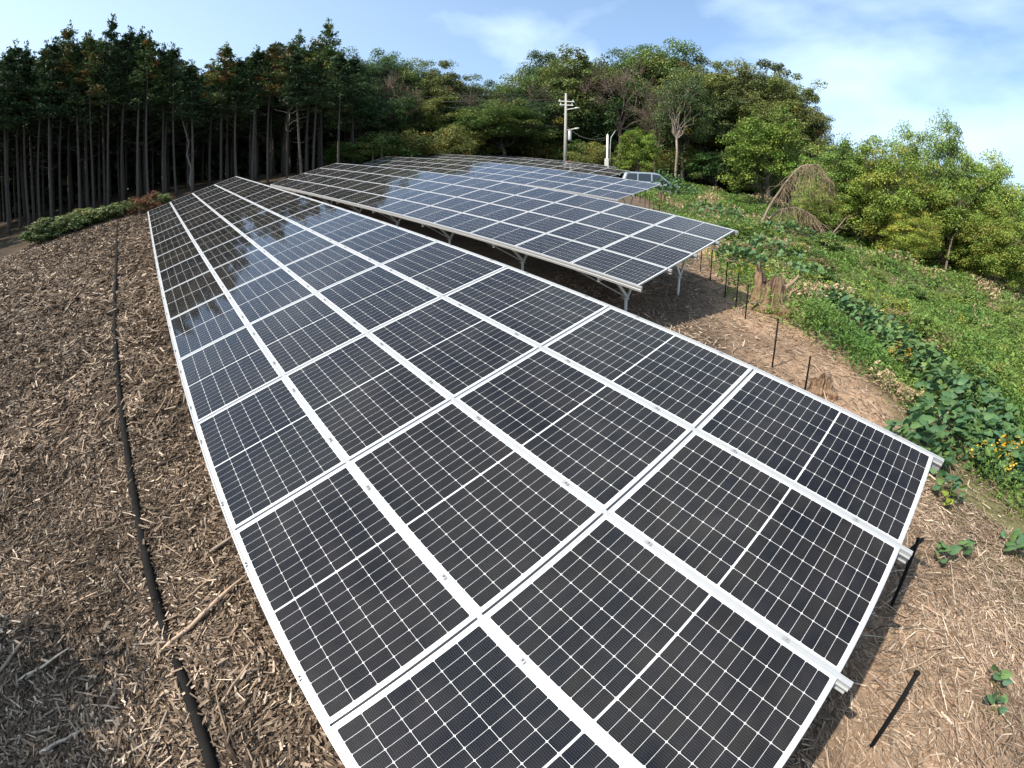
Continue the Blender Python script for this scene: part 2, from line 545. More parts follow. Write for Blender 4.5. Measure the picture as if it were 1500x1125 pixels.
def rail_mesh(prof, x0, x1):
    m = MB().extrude(prof, x0, x1)
    # solid ends: a few boxes that follow the profile
    for xe in (x0 - 0.0015, x1 + 0.0015):
        for lo, hi in (((-0.0185, -0.036), (0.0185, -0.006)), ((-0.013, -0.100), (0.013, -0.042)), ((-0.024, -0.106), (0.024, -0.100)), ((-0.034, -0.042), (0.034, -0.036))):
            m.add([(xe, lo[0], lo[1]), (xe, hi[0], lo[1]), (xe, hi[0], hi[1]), (xe, lo[0], hi[1])], [(0, 1, 2, 3)])
    return m.mesh('rail', M_rail)
RX0, RX1 = -NC * PU - 0.05, 0.085
ME_rail = {0: rail_mesh(RAIL_LOW, RX0, RX1), 1: rail_mesh(RAIL_MID, RX0, RX1), 4: rail_mesh(RAIL_TOP, RX0, RX1)}

def rafter_mesh():
    m = MB()
    m.box((-0.028, -0.03, -0.196), (0.028, NR * PV + 0.06, -0.190))
    m.box((-0.004, -0.03, -0.190), (0.004, NR * PV + 0.06, -0.114))
    m.box((-0.028, -0.03, -0.114), (0.028, NR * PV + 0.06, -0.108))
    return m.mesh('rafter', M_steel)
ME_rafter = rafter_mesh()

def clamp_mesh():
    m = MB()
    m.box((-0.022, -0.012, -0.0030), (0.022, 0.012, 0.0015))
    m.tube([(0, 0, 0.002), (0, 0, 0.011)], [0.008, 0.008], 6)
    m.tube([(0, 0, 0.011), (0, 0, 0.016)], [0.006, 0.006], 6)
    return m.mesh('clamp', simple('clamp_steel', (0.34, 0.34, 0.335), 0.5, 0.5, 0.2, 40))
ME_clamp = clamp_mesh()

arrays = {}
def solar_array(key, origin, rot, label, single_cells=(), clamps=False, rows=range(NR)):
    R3 = TM @ rod(rot)
    loc = TM @ (np.array(origin) - TC) + np.array([0, 0, CAM_H])
    root = bpy.data.objects.new('solar_array', None)
    COL.objects.link(root)
    root.matrix_world = Matrix([list(R3[i]) + [loc[i]] for i in range(3)] + [[0, 0, 0, 1]])
    tag(root, label, 'solar array', 'rows of solar panels on the hillside')
    arrays[key] = (R3, loc)
    for i in range(NC):
        for j in rows:
            c = (-(i + 0.5) * PU, (j + 0.5) * PV, 0.0)
            tilt = random.gauss(0, 0.0012), random.gauss(0, 0.0012)
            pn = obj('solar_panel', ME_frame, root, c)
            pn.rotation_euler = (tilt[0], tilt[1], 0)
            obj('backsheet', ME_back, pn)
            if (i, j) in single_cells:
                for cx_, cy_ in cell_centres():
                    obj('cell', ME_cell1, pn, (cx_, cy_, -0.0045))
            else:
                obj('cell_sheet', ME_cells, pn, (0, 0, -0.0045), kind='stuff')
            obj('glass_pane', ME_glass, pn, (0, 0, -0.0022))
    for j in range(min(rows), NR + 1):
        obj('rail', ME_rail[0 if j == 0 else 4 if j == NR else 1], root, (0, j * PV, 0))
        if clamps:
            for i in range(NC):
                for f in (0.21, 0.79):
                    obj('clamp', ME_clamp, root, (-(i + f) * PU, j * PV + (0.0 if 0 < j < NR else (-0.002 if j == 0 else 0.002)), 0))
    upl = R3.T @ np.array([0, 0, 1.0])                   # world up in the array's own axes
    for k in range(8):
        u = -(0.98 + 3.35 * k)
        if u < -NC * PU:
            break
        obj('rafter', ME_rafter, root, (u, 0, 0))
        apexes = []
        for v0 in (1.0, 3.28):
            if v0 < min(rows) * PV:
                continue
            base = np.array([u, v0, -0.15])
            ap = base - upl * (0.72 if v0 < 2 else 0.98)
            wp = R3 @ ap + loc
            gzz = float(gz(wp[0], wp[1]))
            ln = max(wp[2] - gzz + 0.35, 0.3)
            m = MB().tube([ap + upl * 0.04, ap - upl * ln], [0.038, 0.038], 10)
            m.tube([ap - upl * 0.03, ap - upl * 0.045], [0.085, 0.085], 8)
            obj('pile', m.mesh('pile', M_steel), root)
            for dv in (-0.62, 0.55):
                tp = np.array([u + 0.03, v0 + dv, -0.17])
                bs = ap + np.array([0.03, 0, 0])
                d = tp - bs
                L = np.linalg.norm(d); d /= L
                side = np.array([1.0, 0, 0]); nn = np.cross(d, side)
                mm = MB()
                w, h = 0.020, 0.030
                vv = [bs + d * t + side * sx * w + nn * sy * h for t in (0, L) for sx, sy in ((-1, -1), (1, -1), (1, 1), (-1, 1))]
                mm.add(vv, [(0, 1, 5, 4), (1, 2, 6, 5), (2, 3, 7, 6), (3, 0, 4, 7), (0, 3, 2, 1), (4, 5, 6, 7)])
                obj('brace', mm.mesh('brace', M_steel), root)
            apexes.append(ap)
        if k < 7 and apexes and u - 3.35 > -NC * PU:
            p0 = apexes[0]; p1 = p0 + np.array([-3.35, 0, 0.55])
            obj('tie_bar', MB().tube([p0, p1], [0.017, 0.017], 6).mesh('tie_bar', M_steel), root)
    return root

solar_array('T1', (0, 0, 0), (0, 0, 0), 'solar array with four rows of dark panels standing beside the open wood chip ground',
            single_cells=((0, 1), (0, 2)), clamps=True)
solar_array('T2', (-5.414, 7.453, -1.554), (-.016, -.007, .021), 'solar array whose braced legs show under its front rail, second uphill from the wood chips')
solar_array('T3', (-12.319, 14.462, -3.016), (-.019, -.018, .027), 'solar array third uphill from the wood chips, its end near the vine covered van', rows=range(1, NR))
solar_array('T4', (-19.7, 22.0, -4.88), (-.02, -.02, .03), 'solar array fourth uphill from the wood chips, dark with reflected trees', rows=range(1, NR))
solar_array('T5', (-26.2, 28.7, -6.72), (-.02, -.02, .03), 'thin edge of the last solar array in front of the utility pole', rows=range(2, NR))

# ------------------------------------------------------------------ foliage builders
def unit(v):
    return v / (np.linalg.norm(v, axis=-1, keepdims=True) + 1e-12)

def leaf_cards(mb, cen, nrm, along, length, width, col, fold=0.0):
    """diamond leaves: centres, facing normals, long axes, sizes (all per leaf)"""
    n = len(cen)
    nrm = unit(nrm)
    a = unit(along - nrm * np.sum(along * nrm, 1, keepdims=True))
    b = np.cross(nrm, a)
    L = np.broadcast_to(np.asarray(length, float), (n,))[:, None] / 2
    Wd = np.broadcast_to(np.asarray(width, float), (n,))[:, None] / 2
    v = np.stack([cen - a * L, cen + b * Wd - a * L * 0.1 + nrm * L * fold, cen + a * L, cen - b * Wd - a * L * 0.1 + nrm * L * fold], 1).reshape(-1, 3)
    q = np.arange(n * 4).reshape(n, 4)
    mb.add(v, q, None, np.repeat(np.broadcast_to(col, (n, 3)), 4, 0))

def jitter_col(base, n, rng, amt=0.25, alt=None, alt_p=0.0):
    c = np.array(base)[None] * (1 + amt * rng.uniform(-1, 1, (n, 1))) * (1 + 0.08 * rng.uniform(-1, 1, (n, 3)))
    if alt is not None and alt_p > 0:
        k = rng.random(n) < alt_p
        c[k] = np.array(alt)[None] * (1 + amt * rng.uniform(-1, 1, (k.sum(), 1)))
    return np.clip(c, 0.002, 1)

def bent(p0, p1, rng, n=5, wob=0.08, sag=0.0):
    t = np.linspace(0, 1, n)[:, None]
    p = p0 * (1 - t) + p1 * t
    L = np.linalg.norm(p1 - p0)
    p[1:-1] += rng.normal(0, wob * L / 2, (n - 2, 3))
    p[:, 2] -= sag * L * 4 * (t * (1 - t))[:, 0]
    return p

BARK = (0.062, 0.053, 0.045)
def conifer(seed, H=13.0, base_f=0.55, lmax=1.7, green=(0.028, 0.05, 0.018), alt=None, alt_p=0.0, sprays=46, lean=0.0):
    rng = np.random.default_rng(seed)
    tr = MB()
    n = 14
    t = np.linspace(0, 1, n)
    px = 0.22 * np.sin(t * 3 + rng.uniform(0, 6)) * t + lean * t * t * H
    py = 0.22 * np.sin(t * 2.5 + rng.uniform(0, 6)) * t
    path = np.c_[px, py, -0.3 + t * (H * 0.97 + 0.3)]
    rr = 0.105 * (1 - t) ** 0.75 + 0.012
    tr.tube(path, rr, 8, np.array(BARK) * rng.uniform(0.8, 1.25))
    def at_h(z):
        return np.array([np.interp(z, path[:, 2], path[:, 0]), np.interp(z, path[:, 2], path[:, 1]), z])
    for _ in range(18):                              # dead lower branches
        z = H * rng.uniform(0.28, base_f + 0.08)
        an = rng.uniform(0, 6.283); L = rng.uniform(0.5, 1.5)
        p0 = at_h(z); p1 = p0 + np.array([math.cos(an) * L, math.sin(an) * L, L * rng.uniform(0.1, 0.7)])
        tr.tube(bent(p0, p1, rng, 4, 0.12), [0.017, 0.012, 0.009, 0.004], 4, np.array(BARK) * 0.9, cap=False)
    cr = MB()
    nb = 78
    zs = base_f + (1 - base_f) * rng.beta(1.15, 0.95, nb)
    for zf in zs:
        z = H * zf
        tt = (zf - base_f) / (1 - base_f)
        L = lmax * ((1 - tt) ** 0.75 * 0.95 + 0.10) * rng.uniform(0.55, 1.15)
        an = rng.uniform(0, 6.283)
        out = np.array([math.cos(an), math.sin(an), 0])
        rise = L * (0.45 * tt + rng.uniform(-0.15, 0.25))
        p0 = at_h(min(z, H * 0.96)); p1 = p0 + out * L + np.array([0, 0, rise])
        br = bent(p0, p1, rng, 4, 0.08, 0.05)
        tr.tube(br, [0.02, 0.014, 0.009, 0.003], 4, np.array(BARK) * 0.8, cap=False)
        m = int(sprays * (0.4 + 0.6 * L / lmax))
        f = rng.uniform(0.25, 1.08, m)
        c = p0 + (p1 - p0) * f[:, None]
        side = np.cross(out, (0, 0, 1.0))
        wid = 0.34 * L * np.sin(np.clip(f, 0, 1) * 2.4)
        c = c + side * (rng.normal(0, 0.55, m) * wid)[:, None] + rng.normal(0, 0.07, (m, 3)) + np.array([0, 0, -0.05])
        nr = np.array([0, 0, 0.8]) + rng.normal(0, 0.55, (m, 3))
        al = out + side * rng.normal(0, 0.7, m)[:, None] + np.array([0, 0, -0.25]) + rng.normal(0, 0.2, (m, 3))
        use_alt = alt is not None and rng.random() < alt_p
        col = jitter_col(alt if use_alt else green, m, rng, 0.35)
        leaf_cards(cr, c, nr, al, rng.uniform(0.22, 0.42, m), rng.uniform(0.07, 0.14, m), col)
    # tip plume
    m = 60
    z = H * rng.uniform(0.93, 1.03, m)
    c = np.stack([at_h(min(q, H * .96)) for q in z]); c[:, 2] = z
    c[:, :2] += rng.normal(0, 0.10, (m, 2))
    leaf_cards(cr, c, rng.normal(0, 1, (m, 3)), np.array([0, 0, 1.0]) + rng.normal(0, 0.5, (m, 3)), 0.3, 0.09, jitter_col(green, m, rng, 0.35))
    return tr.mesh('conifer_trunk', M_bark, True), cr.mesh('conifer_crown', M_needle)

def crown_shape(rng, ncl, rx, ry, rz, flat=0.35):
    """clump centres spread over an uneven crown; returns offsets (unit crown coordinates scaled) and radii"""
    d = unit(rng.normal(0, 1, (ncl, 3)))
    d[:, 2] = np.where(d[:, 2] < -flat, -d[:, 2] * 0.6, d[:, 2])
    r = rng.beta(3.2, 1.3, ncl)
    lob = 0.86 + 0.17 * np.sin(3 * np.arctan2(d[:, 1], d[:, 0]) + rng.uniform(0, 6)) * np.cos(2.2 * d[:, 2] + rng.uniform(0, 6))
    return d * (r * lob)[:, None] * np.array([rx, ry, rz]), r

def broadleaf(seed, H=15.0, crown=(4.2, 4.2, 4.6), zc=0.66, ncl=95, per=95, leaf=(0.20, 0.12), green=(0.05, 0.085, 0.022), alt=None, alt_p=0.0,
              clump=1.05, trunk_r=0.2, bark=BARK, limbs=9, low_branches=0, twig=False, leaf_mat=None, flat=0.72):
    rng = np.random.default_rng(seed)
    tr, cr = MB(), MB()
    cz = H * zc
    off, rr = crown_shape(rng, ncl, *crown, flat=flat)
    # limit to the tree's height
    top = H - cz
    off[:, 2] = np.where(off[:, 2] > top, top - rng.uniform(0, 0.4, ncl), off[:, 2])
    cen = off + np.array([0, 0, cz])
    fork = np.array([rng.normal(0, 0.15), rng.normal(0, 0.15), max(cz - crown[2] * 0.75, H * (0.18 if flat < 0.8 else 0.08))])
    tp = bent(np.array([0, 0, -0.3]), fork, rng, 5, 0.05)
    tr.tube(tp, np.linspace(trunk_r * 1.25, trunk_r * 0.85, 5), 9, bark)
    # limbs reach towards groups of clumps
    anchors = cen[rng.choice(ncl, min(limbs, ncl), replace=False)]
    nodes = []
    for a_ in anchors:
        e = fork + (a_ - fork) * 0.82
        pth = bent(fork + rng.normal(0, 0.04, 3), e, rng, 6, 0.11, -0.04)
        tr.tube(pth, np.linspace(trunk_r * 0.55, trunk_r * 0.12, 6), 6, np.array(bark) * rng.uniform(0.85, 1.2), cap=False)
        nodes.extend(pth[2:])
    nodes = np.array(nodes)
    for c_ in cen:
        k = np.argmin(np.linalg.norm(nodes - c_, axis=1) + 0.15 * rng.random(len(nodes)))
        pth = bent(nodes[k], c_, rng, 4, 0.12, -0.02)
        tr.tube(pth, np.linspace(trunk_r * 0.16, trunk_r * 0.04, 4), 4, np.array(bark) * rng.uniform(0.85, 1.2), cap=False)
        if twig:                                     # bare, fine twigs fanning up from the clump
            for _ in range(9):
                e = c_ + unit(rng.normal(0, 0.6, 3) + np.array([0, 0, 0.5]) + unit(c_ - fork) * 0.6) * clump * rng.uniform(0.7, 1.6)
                tr.tube(bent(pth[-2], e, rng, 4, 0.14), [0.016, 0.012, 0.009, 0.004], 3, np.array(bark) * rng.uniform(0.9, 1.4), cap=False)
    for c_ in cen:
        m = int(per * rng.uniform(0.6, 1.35))
        cr_ = clump * rng.uniform(0.65, 1.25)
        d = unit(rng.normal(0, 1, (m, 3)))
        d[:, 2] = np.abs(d[:, 2]) * np.where(rng.random(m) < 0.8, 1, -0.6)
        p = c_ + d * (cr_ * rng.beta(3.0, 1.2, m))[:, None] * np.array([1, 1, 0.78])
        nr = d * 0.7 + np.array([0, 0, 0.7]) + rng.normal(0, 0.55, (m, 3))
        al = rng.normal(0, 1, (m, 3)) + d * 0.5 + np.array([0, 0, -0.3])
        isalt = alt is not None and rng.random() < alt_p
        col = jitter_col(alt if isalt else green, m, rng, 0.42) * rng.uniform(0.72, 1.25)
        s = rng.uniform(0.7, 1.25, m)
        leaf_cards(cr, p, nr, al, leaf[0] * s, leaf[1] * s, col, 0.12)
    return tr.mesh('tree_trunk', M_bark, True), cr.mesh('tree_crown', leaf_mat or M_leaf)

def plant_tree(name, meshes, loc, H, H0, label, cat='tree', group=None, rz=0.0, wide=1.0, lean=(0, 0)):
    root = empty(name, label, cat, loc, group, rz)
    s = H / H0
    root.scale = (s * wide, s * wide, s)
    root.rotation_euler = (lean[0], lean[1], rz)
    obj('trunk', meshes[0], root)
    obj('crown', meshes[1], root)
    return root

# ------------------------------------------------------------------ the conifer plantation
DK = (0.030, 0.055, 0.021)
CON = [conifer(11, 13, 0.56, 1.65, DK), conifer(12, 13, 0.60, 1.9, (0.036, 0.062, 0.02)), conifer(13, 13, 0.52, 1.55, (0.034, 0.062, 0.026)),
       conifer(14, 13, 0.58, 1.8, (0.055, 0.085, 0.026), (0.24, 0.13, 0.035), 0.16)]
CON_IN = [conifer(15, 13, 0.34, 1.75, DK, sprays=40), conifer(16, 13, 0.42, 1.9, (0.05, 0.088, 0.028), sprays=40), conifer(17, 13, 0.50, 1.7, DK, sprays=40)]
CON_OR = [conifer(21, 13, 0.62, 1.65, (0.075, 0.095, 0.03), (0.24, 0.14, 0.045), 0.34), conifer(22, 13, 0.60, 1.8, (0.075, 0.11, 0.034), (0.22, 0.14, 0.045), 0.28)]
CON_BIG = conifer(23, 13, 0.36, 2.5, (0.075, 0.12, 0.032), (0.18, 0.155, 0.035), 0.3, 60)
front = [(8, 74), (27, 60), (40, 68), (57, 66), (75, 58), (91, 40), (118, 62), (140, 52), (163, 28), (184, 44), (207, 40), (222, 52), (243, 70), (262, 68), (284, 92),
         (328, 68), (350, 86), (374, 74), (397, 66), (425, 62), (446, 78), (462, 84)]
orange = {91, 140, 328, 397, 425}
for i, (px, py) in enumerate(front):
    d = 40.5 - 0.006 * px + random.uniform(-1.0, 1.0)
    p, h = stand(px, py, d)
    o = px in orange
    src = CON_OR[i % 2] if o else CON[i % 4]
    plant_tree('conifer_tree', src, p, h, 13.0,
               'slender conifer with rusty orange foliage among the dark green conifers' if o else 'tall slender conifer with bare grey trunk along the edge of the dark plantation',
               group='orange tinged conifers' if o else 'conifers at the plantation edge', rz=random.uniform(0, 6.28), wide=random.uniform(0.85, 1.05) * 13 / h ,
               lean=(random.gauss(0, 0.02), random.gauss(0, 0.02)))
for (px, py, d) in ((478, 33, 45), (442, 48, 46)):
    p, h = stand(px, py, d)
    plant_tree('conifer_tree', CON_BIG, p, h, 13.0, 'broad yellow green conifer rising highest at the end of the plantation', group='broad conifers', rz=random.uniform(0, 6.28), wide=1.0 if px == 478 else 0.8)
k = 0
for row in range(1, 6):
    for px in range(-40 - 9 * row, 520, 30 if row < 3 else 32):
        x_ = px + random.uniform(-9, 9)
        d = 40.5 + row * 3.0 + random.uniform(-1.2, 1.2)
        sk = float(np.interp(x_, [0, 45, 95, 155, 215, 270, 325, 400, 460, 520], [85, 80, 62, 48, 58, 104, 92, 80, 62, 80]))
        p, h = stand(x_, sk + random.uniform(-2, 26), d)
        plant_tree('conifer_tree', CON_IN[(k + row) % 3] if row > 1 else CON[k % 4], p, h, 13.0, 'conifer standing deep in the shade of the plantation', group='conifers inside the plantation', rz=random.uniform(0, 6.28), wide=random.uniform(0.95, 1.25) * 13 / h)
        k += 1
# the plantation goes on to the left, beyond the frame
for a_ in np.arange(-84, -57, 3.2):
    for d in (41, 45, 49):
        d2 = d + random.uniform(-1, 1) + (a_ + 57) * 0.18
        x_, y_ = math.sin(rad(a_)) * d2, math.cos(rad(a_)) * d2
        plant_tree('conifer_tree', CON[k % 4], (x_, y_, float(gz(x_, y_))), random.uniform(12, 14), 13.0, 'conifer standing deep in the shade of the plantation', group='conifers inside the plantation', rz=random.uniform(0, 6.28))
        k += 1
# leaning dead conifer
def dead_tree(H, seed, col, n=16, r=0.09):
    rng = np.random.default_rng(seed); m = MB()
    path = bent(np.array([0, 0, -0.2]), np.array([0.1, 0, H]), rng, 9, 0.02)
    m.tube(path, np.linspace(r, 0.015, 9), 7, col)
    b = MB()
    for _ in range(n):
        t = rng.uniform(0.35, 0.98); z = t * H
        p0 = np.array([np.interp(z, path[:, 2], path[:, 0]), np.interp(z, path[:, 2], path[:, 1]), z])
        an = rng.uniform(0, 6.28); L = rng.uniform(0.6, 2.0) * (1.1 - 0.5 * t)
        p1 = p0 + np.array([math.cos(an) * L, math.sin(an) * L, L * rng.uniform(0.3, 1.0)])
        b.tube(bent(p0, p1, rng, 5, 0.1), [0.024, 0.018, 0.013, 0.008, 0.004], 4, col, cap=False)
    return m.mesh('trunk', M_bark, True), b.mesh('branches', M_bark)
ME_dead = dead_tree(10, 5, np.array([0.17, 0.15, 0.13]))
def put_dead(px, pyt, d, label, lean, rz=0.0):
    p, h = stand(px, pyt, d)
    r = empty('dead_tree', label, 'tree', p)
    r.scale = (1, 1, h / 10)
    r.rotation_euler = (lean[0], lean[1], rz)
    obj('trunk', ME_dead[0], r); obj('branches', ME_dead[1], r)
put_dead(284, 128, 39.0, 'bare dead tree leaning among the conifers', (0, -0.16))
put_dead(425, 72, 40.0, 'pale bare dead tree standing upright in front of the broad conifers', (0, 0), 1.0)

# ------------------------------------------------------------------ broadleaf wood behind the arrays
OLIVE, GREEN, DEEP, YEL, BROWN = (0.15, 0.18, 0.05), (0.11, 0.175, 0.048), (0.062, 0.11, 0.038), (0.19, 0.165, 0.035), (0.22, 0.14, 0.09)
BRK2 = (0.11, 0.095, 0.075)
BL = {
    'deep': [broadleaf(31, 15, (4.0, 4.0, 6.0), 0.56, 150, 190, (0.20, 0.12), DEEP, GREEN, 0.25), broadleaf(32, 15, (4.5, 4.2, 5.6), 0.58, 150, 190, (0.20, 0.12), (0.058, 0.10, 0.038), DEEP, 0.3)],
    'olive': [broadleaf(33, 15, (4.8, 4.6, 5.6), 0.58, 175, 190, (0.19, 0.12), OLIVE, YEL, 0.10, 0.9), broadleaf(34, 15, (4.4, 4.4, 6.0), 0.56, 175, 190, (0.19, 0.12), (0.11, 0.13, 0.04), (0.18, 0.125, 0.045), 0.12, 0.9)],
    'green': [broadleaf(35, 15, (4.2, 4.2, 5.8), 0.57, 155, 190, (0.20, 0.12), GREEN, OLIVE, 0.3), broadleaf(36, 15, (3.8, 4.0, 6.0), 0.56, 155, 190, (0.2, 0.12), (0.10, 0.145, 0.05), YEL, 0.06)],
    'bare': [broadleaf(37, 12, (3.4, 3.4, 3.8), 0.64, 60, 16, (0.12, 0.05), BROWN, OLIVE, 0.25, 0.9, 0.14, (0.13, 0.095, 0.078), 12, twig=True),
             broadleaf(38, 12, (3.0, 3.0, 4.2), 0.62, 60, 22, (0.12, 0.05), (0.15, 0.11, 0.06), OLIVE, 0.3, 0.9, 0.14, (0.12, 0.095, 0.075), 12, twig=True)],
    'bush': [broadleaf(39, 5, (2.6, 2.6, 2.3), 0.5, 75, 110, (0.17, 0.10), (0.08, 0.15, 0.036), OLIVE, 0.2, 0.75, 0.07, limbs=12), broadleaf(40, 5, (2.8, 2.6, 2.2), 0.48, 75, 105, (0.16, 0.09), OLIVE, YEL, 0.2, 0.75, 0.07, limbs=12)],
}
H0 = {'deep': 15, 'olive': 15, 'green': 15, 'bare': 12, 'bush': 5}
W0 = {'deep': 4.2, 'olive': 4.6, 'green': 4.1, 'bare': 3.2, 'bush': 2.7}
BLAB = {'deep': 'dark evergreen broadleaf tree in the wood behind the arrays', 'olive': 'large rounded olive green tree in the wood behind the arrays',
        'green': 'leafy mid green tree in the wood behind the arrays', 'bare': 'nearly leafless tree with brownish twigs among the green trees',
        'bush': 'low leafy bush under the trees behind the arrays'}
def bl(kind, px, py, hw, d, v=0, label=None, name=None):
    if kind in ('deep', 'olive', 'green') and label is None:
        py = py - (9 if px > 780 else 4)
    p, h = stand(px, py, d)
    w = 1.22 * hw * 0.00142 * d / W0[kind] * H0[kind] / h
    return plant_tree(name or ('bush' if kind == 'bush' else 'bare_tree' if kind == 'bare' else 'broadleaf_tree'), BL[kind][v], p, h, H0[kind], label or BLAB[kind], 'bush' if kind == 'bush' else 'tree',
                      {'deep': 'dark evergreen trees', 'olive': 'rounded olive trees', 'green': 'mid green trees', 'bare': 'brown twiggy trees', 'bush': 'bushes under the wood'}[kind] if label is None else None,
                      random.uniform(0, 6.28), w)
for kind, px, py, hw, d, v in [
    ('deep', 515, 62, 42, 52, 0), ('deep', 548, 72, 40, 56, 1), ('green', 592, 70, 42, 58, 0), ('olive', 650, 82, 50, 58, 1), ('green', 622, 84, 40, 62, 1), ('green', 700, 106, 38, 60, 1),
    ('deep', 735, 116, 42, 62, 0), ('green', 765, 96, 48, 60, 0), ('deep', 797, 66, 40, 64, 1), ('olive', 852, 68, 62, 58, 0), ('deep', 828, 92, 45, 66, 0), ('green', 905, 72, 48, 64, 1),
    ('green', 968, 55, 60, 62, 0), ('deep', 935, 72, 50, 66, 1), ('olive', 1010, 74, 52, 60, 1), ('olive', 1048, 84, 56, 56, 0), ('olive', 1105, 82, 58, 55, 1), ('olive', 1150, 98, 52, 53, 0),
    ('olive', 1182, 138, 36, 51, 1), ('deep', 1080, 120, 55, 60, 0), ('deep', 1140, 150, 50, 58, 1), ('green', 1000, 100, 40, 50, 1),
    ('bare', 566, 98, 46, 52, 0), ('bare', 600, 118, 34, 54, 1), ('bare', 690, 118, 34, 55, 1), ('bare', 735, 112, 30, 58, 0), ('bare', 792, 104, 30, 57, 0), ('bare', 905, 80, 52, 54, 0), ('bare', 960, 118, 34, 52, 1),
    ('bush', 600, 186, 40, 48, 1), ('bush', 665, 178, 36, 50, 1), ('bush', 640, 195, 40, 52, 0), ('bush', 560, 190, 45, 47, 0), ('bush', 510, 205, 36, 46, 0),
    ('bush', 690, 190, 40, 56, 0), ('bush', 800, 190, 40, 57, 1), ('bush', 860, 200, 40, 54, 0), ('bush', 1005, 205, 36, 52, 1), ('bush', 1045, 215, 40, 50, 0), ('bush', 970, 215, 36, 54, 1), ('bush', 905, 205, 40, 58, 1)]:
    bl(kind, px, py, hw, d, v)
for kind, px, py, hw, d, v in [
    ('deep', 530, 112, 44, 50, 1), ('deep', 575, 120, 44, 53, 0), ('olive', 632, 128, 46, 55, 0), ('deep', 668, 138, 42, 57, 1), ('green', 715, 140, 40, 58, 0), ('deep', 780, 128, 44, 57, 1),
    ('green', 822, 118, 46, 57, 1), ('deep', 880, 120, 48, 57, 0), ('green', 925, 112, 46, 58, 0), ('olive', 985, 108, 44, 56, 0), ('deep', 1030, 128, 46, 54, 1), ('olive', 1075, 118, 46, 53, 1),
    ('olive', 1128, 128, 46, 51, 0), ('deep', 1165, 150, 40, 52, 0), ('green', 875, 88, 46, 62, 0), ('olive', 930, 62, 46, 66, 1), ('olive', 820, 74, 40, 62, 1), ('green', 560, 78, 36, 60, 1), ('olive', 1075, 78, 44, 60, 0), ('olive', 1128, 88, 44, 58, 1)]:
    bl(kind, px, py, hw, d, v)
bl('green', 738, 142, 62, 53, 0, 'bright green spreading tree left of the utility pole, lower than the wood', 'broadleaf_tree')
bl('bush', 868, 204, 30, 50, 1, 'small yellowish fan leaved bush between the utility pole and the white service pole', 'bush')

# a bright small tree, and the lit pale-branched tree, built from their own leaves
lit = broadleaf(51, 8, (3.6, 3.6, 4.4), 0.52, 190, 130, (0.17, 0.105), (0.15, 0.23, 0.035), (0.20, 0.25, 0.045), 0.3, 0.7, 0.10, BRK2, 12)
p, h = stand(1122, 160, 38.0)
plant_tree('broadleaf_tree', lit, p, h, 8, 'bright yellow green tree standing in full sun before the dark olive wood', wide=1.05)
p, h = stand(935, 186, 46.0)
plant_tree('broadleaf_tree', lit, p, h, 8, 'small bright green tree beside the parked van and white service pole', wide=1.0, rz=2.0)
pale = broadleaf(52, 12, (3.4, 3.2, 4.4), 0.66, 70, 60, (0.17, 0.10), (0.09, 0.125, 0.05), OLIVE, 0.3, 0.75, 0.12, (0.24, 0.195, 0.145), 14)
p, h = stand(990, 96, 47.0)
plant_tree('broadleaf_tree', pale, p, h, 12, 'tree with pale bare forking limbs showing below thin foliage', wide=0.9)

# low dark wood closing the gaps behind the trunks
def wood_mass():
    rng = np.random.default_rng(77); m = MB()
    n = 120000
    az = np.radians(rng.uniform(-62, 38, n)); d = np.where(az < -0.25, rng.uniform(54, 70, n), rng.uniform(62, 80, n))
    x = np.sin(az) * d; y = np.cos(az) * d
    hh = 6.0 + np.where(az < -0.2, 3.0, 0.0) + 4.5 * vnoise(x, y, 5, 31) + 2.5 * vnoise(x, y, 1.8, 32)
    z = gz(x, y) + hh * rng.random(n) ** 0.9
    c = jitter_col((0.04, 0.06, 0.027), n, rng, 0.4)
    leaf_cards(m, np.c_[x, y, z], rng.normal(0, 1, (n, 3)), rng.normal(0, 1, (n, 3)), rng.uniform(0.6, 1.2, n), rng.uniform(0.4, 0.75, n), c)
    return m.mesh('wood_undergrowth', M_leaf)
tag(obj('undergrowth', wood_mass()), 'dense dark undergrowth filling the shade deep inside the wood', 'undergrowth', kind='stuff')

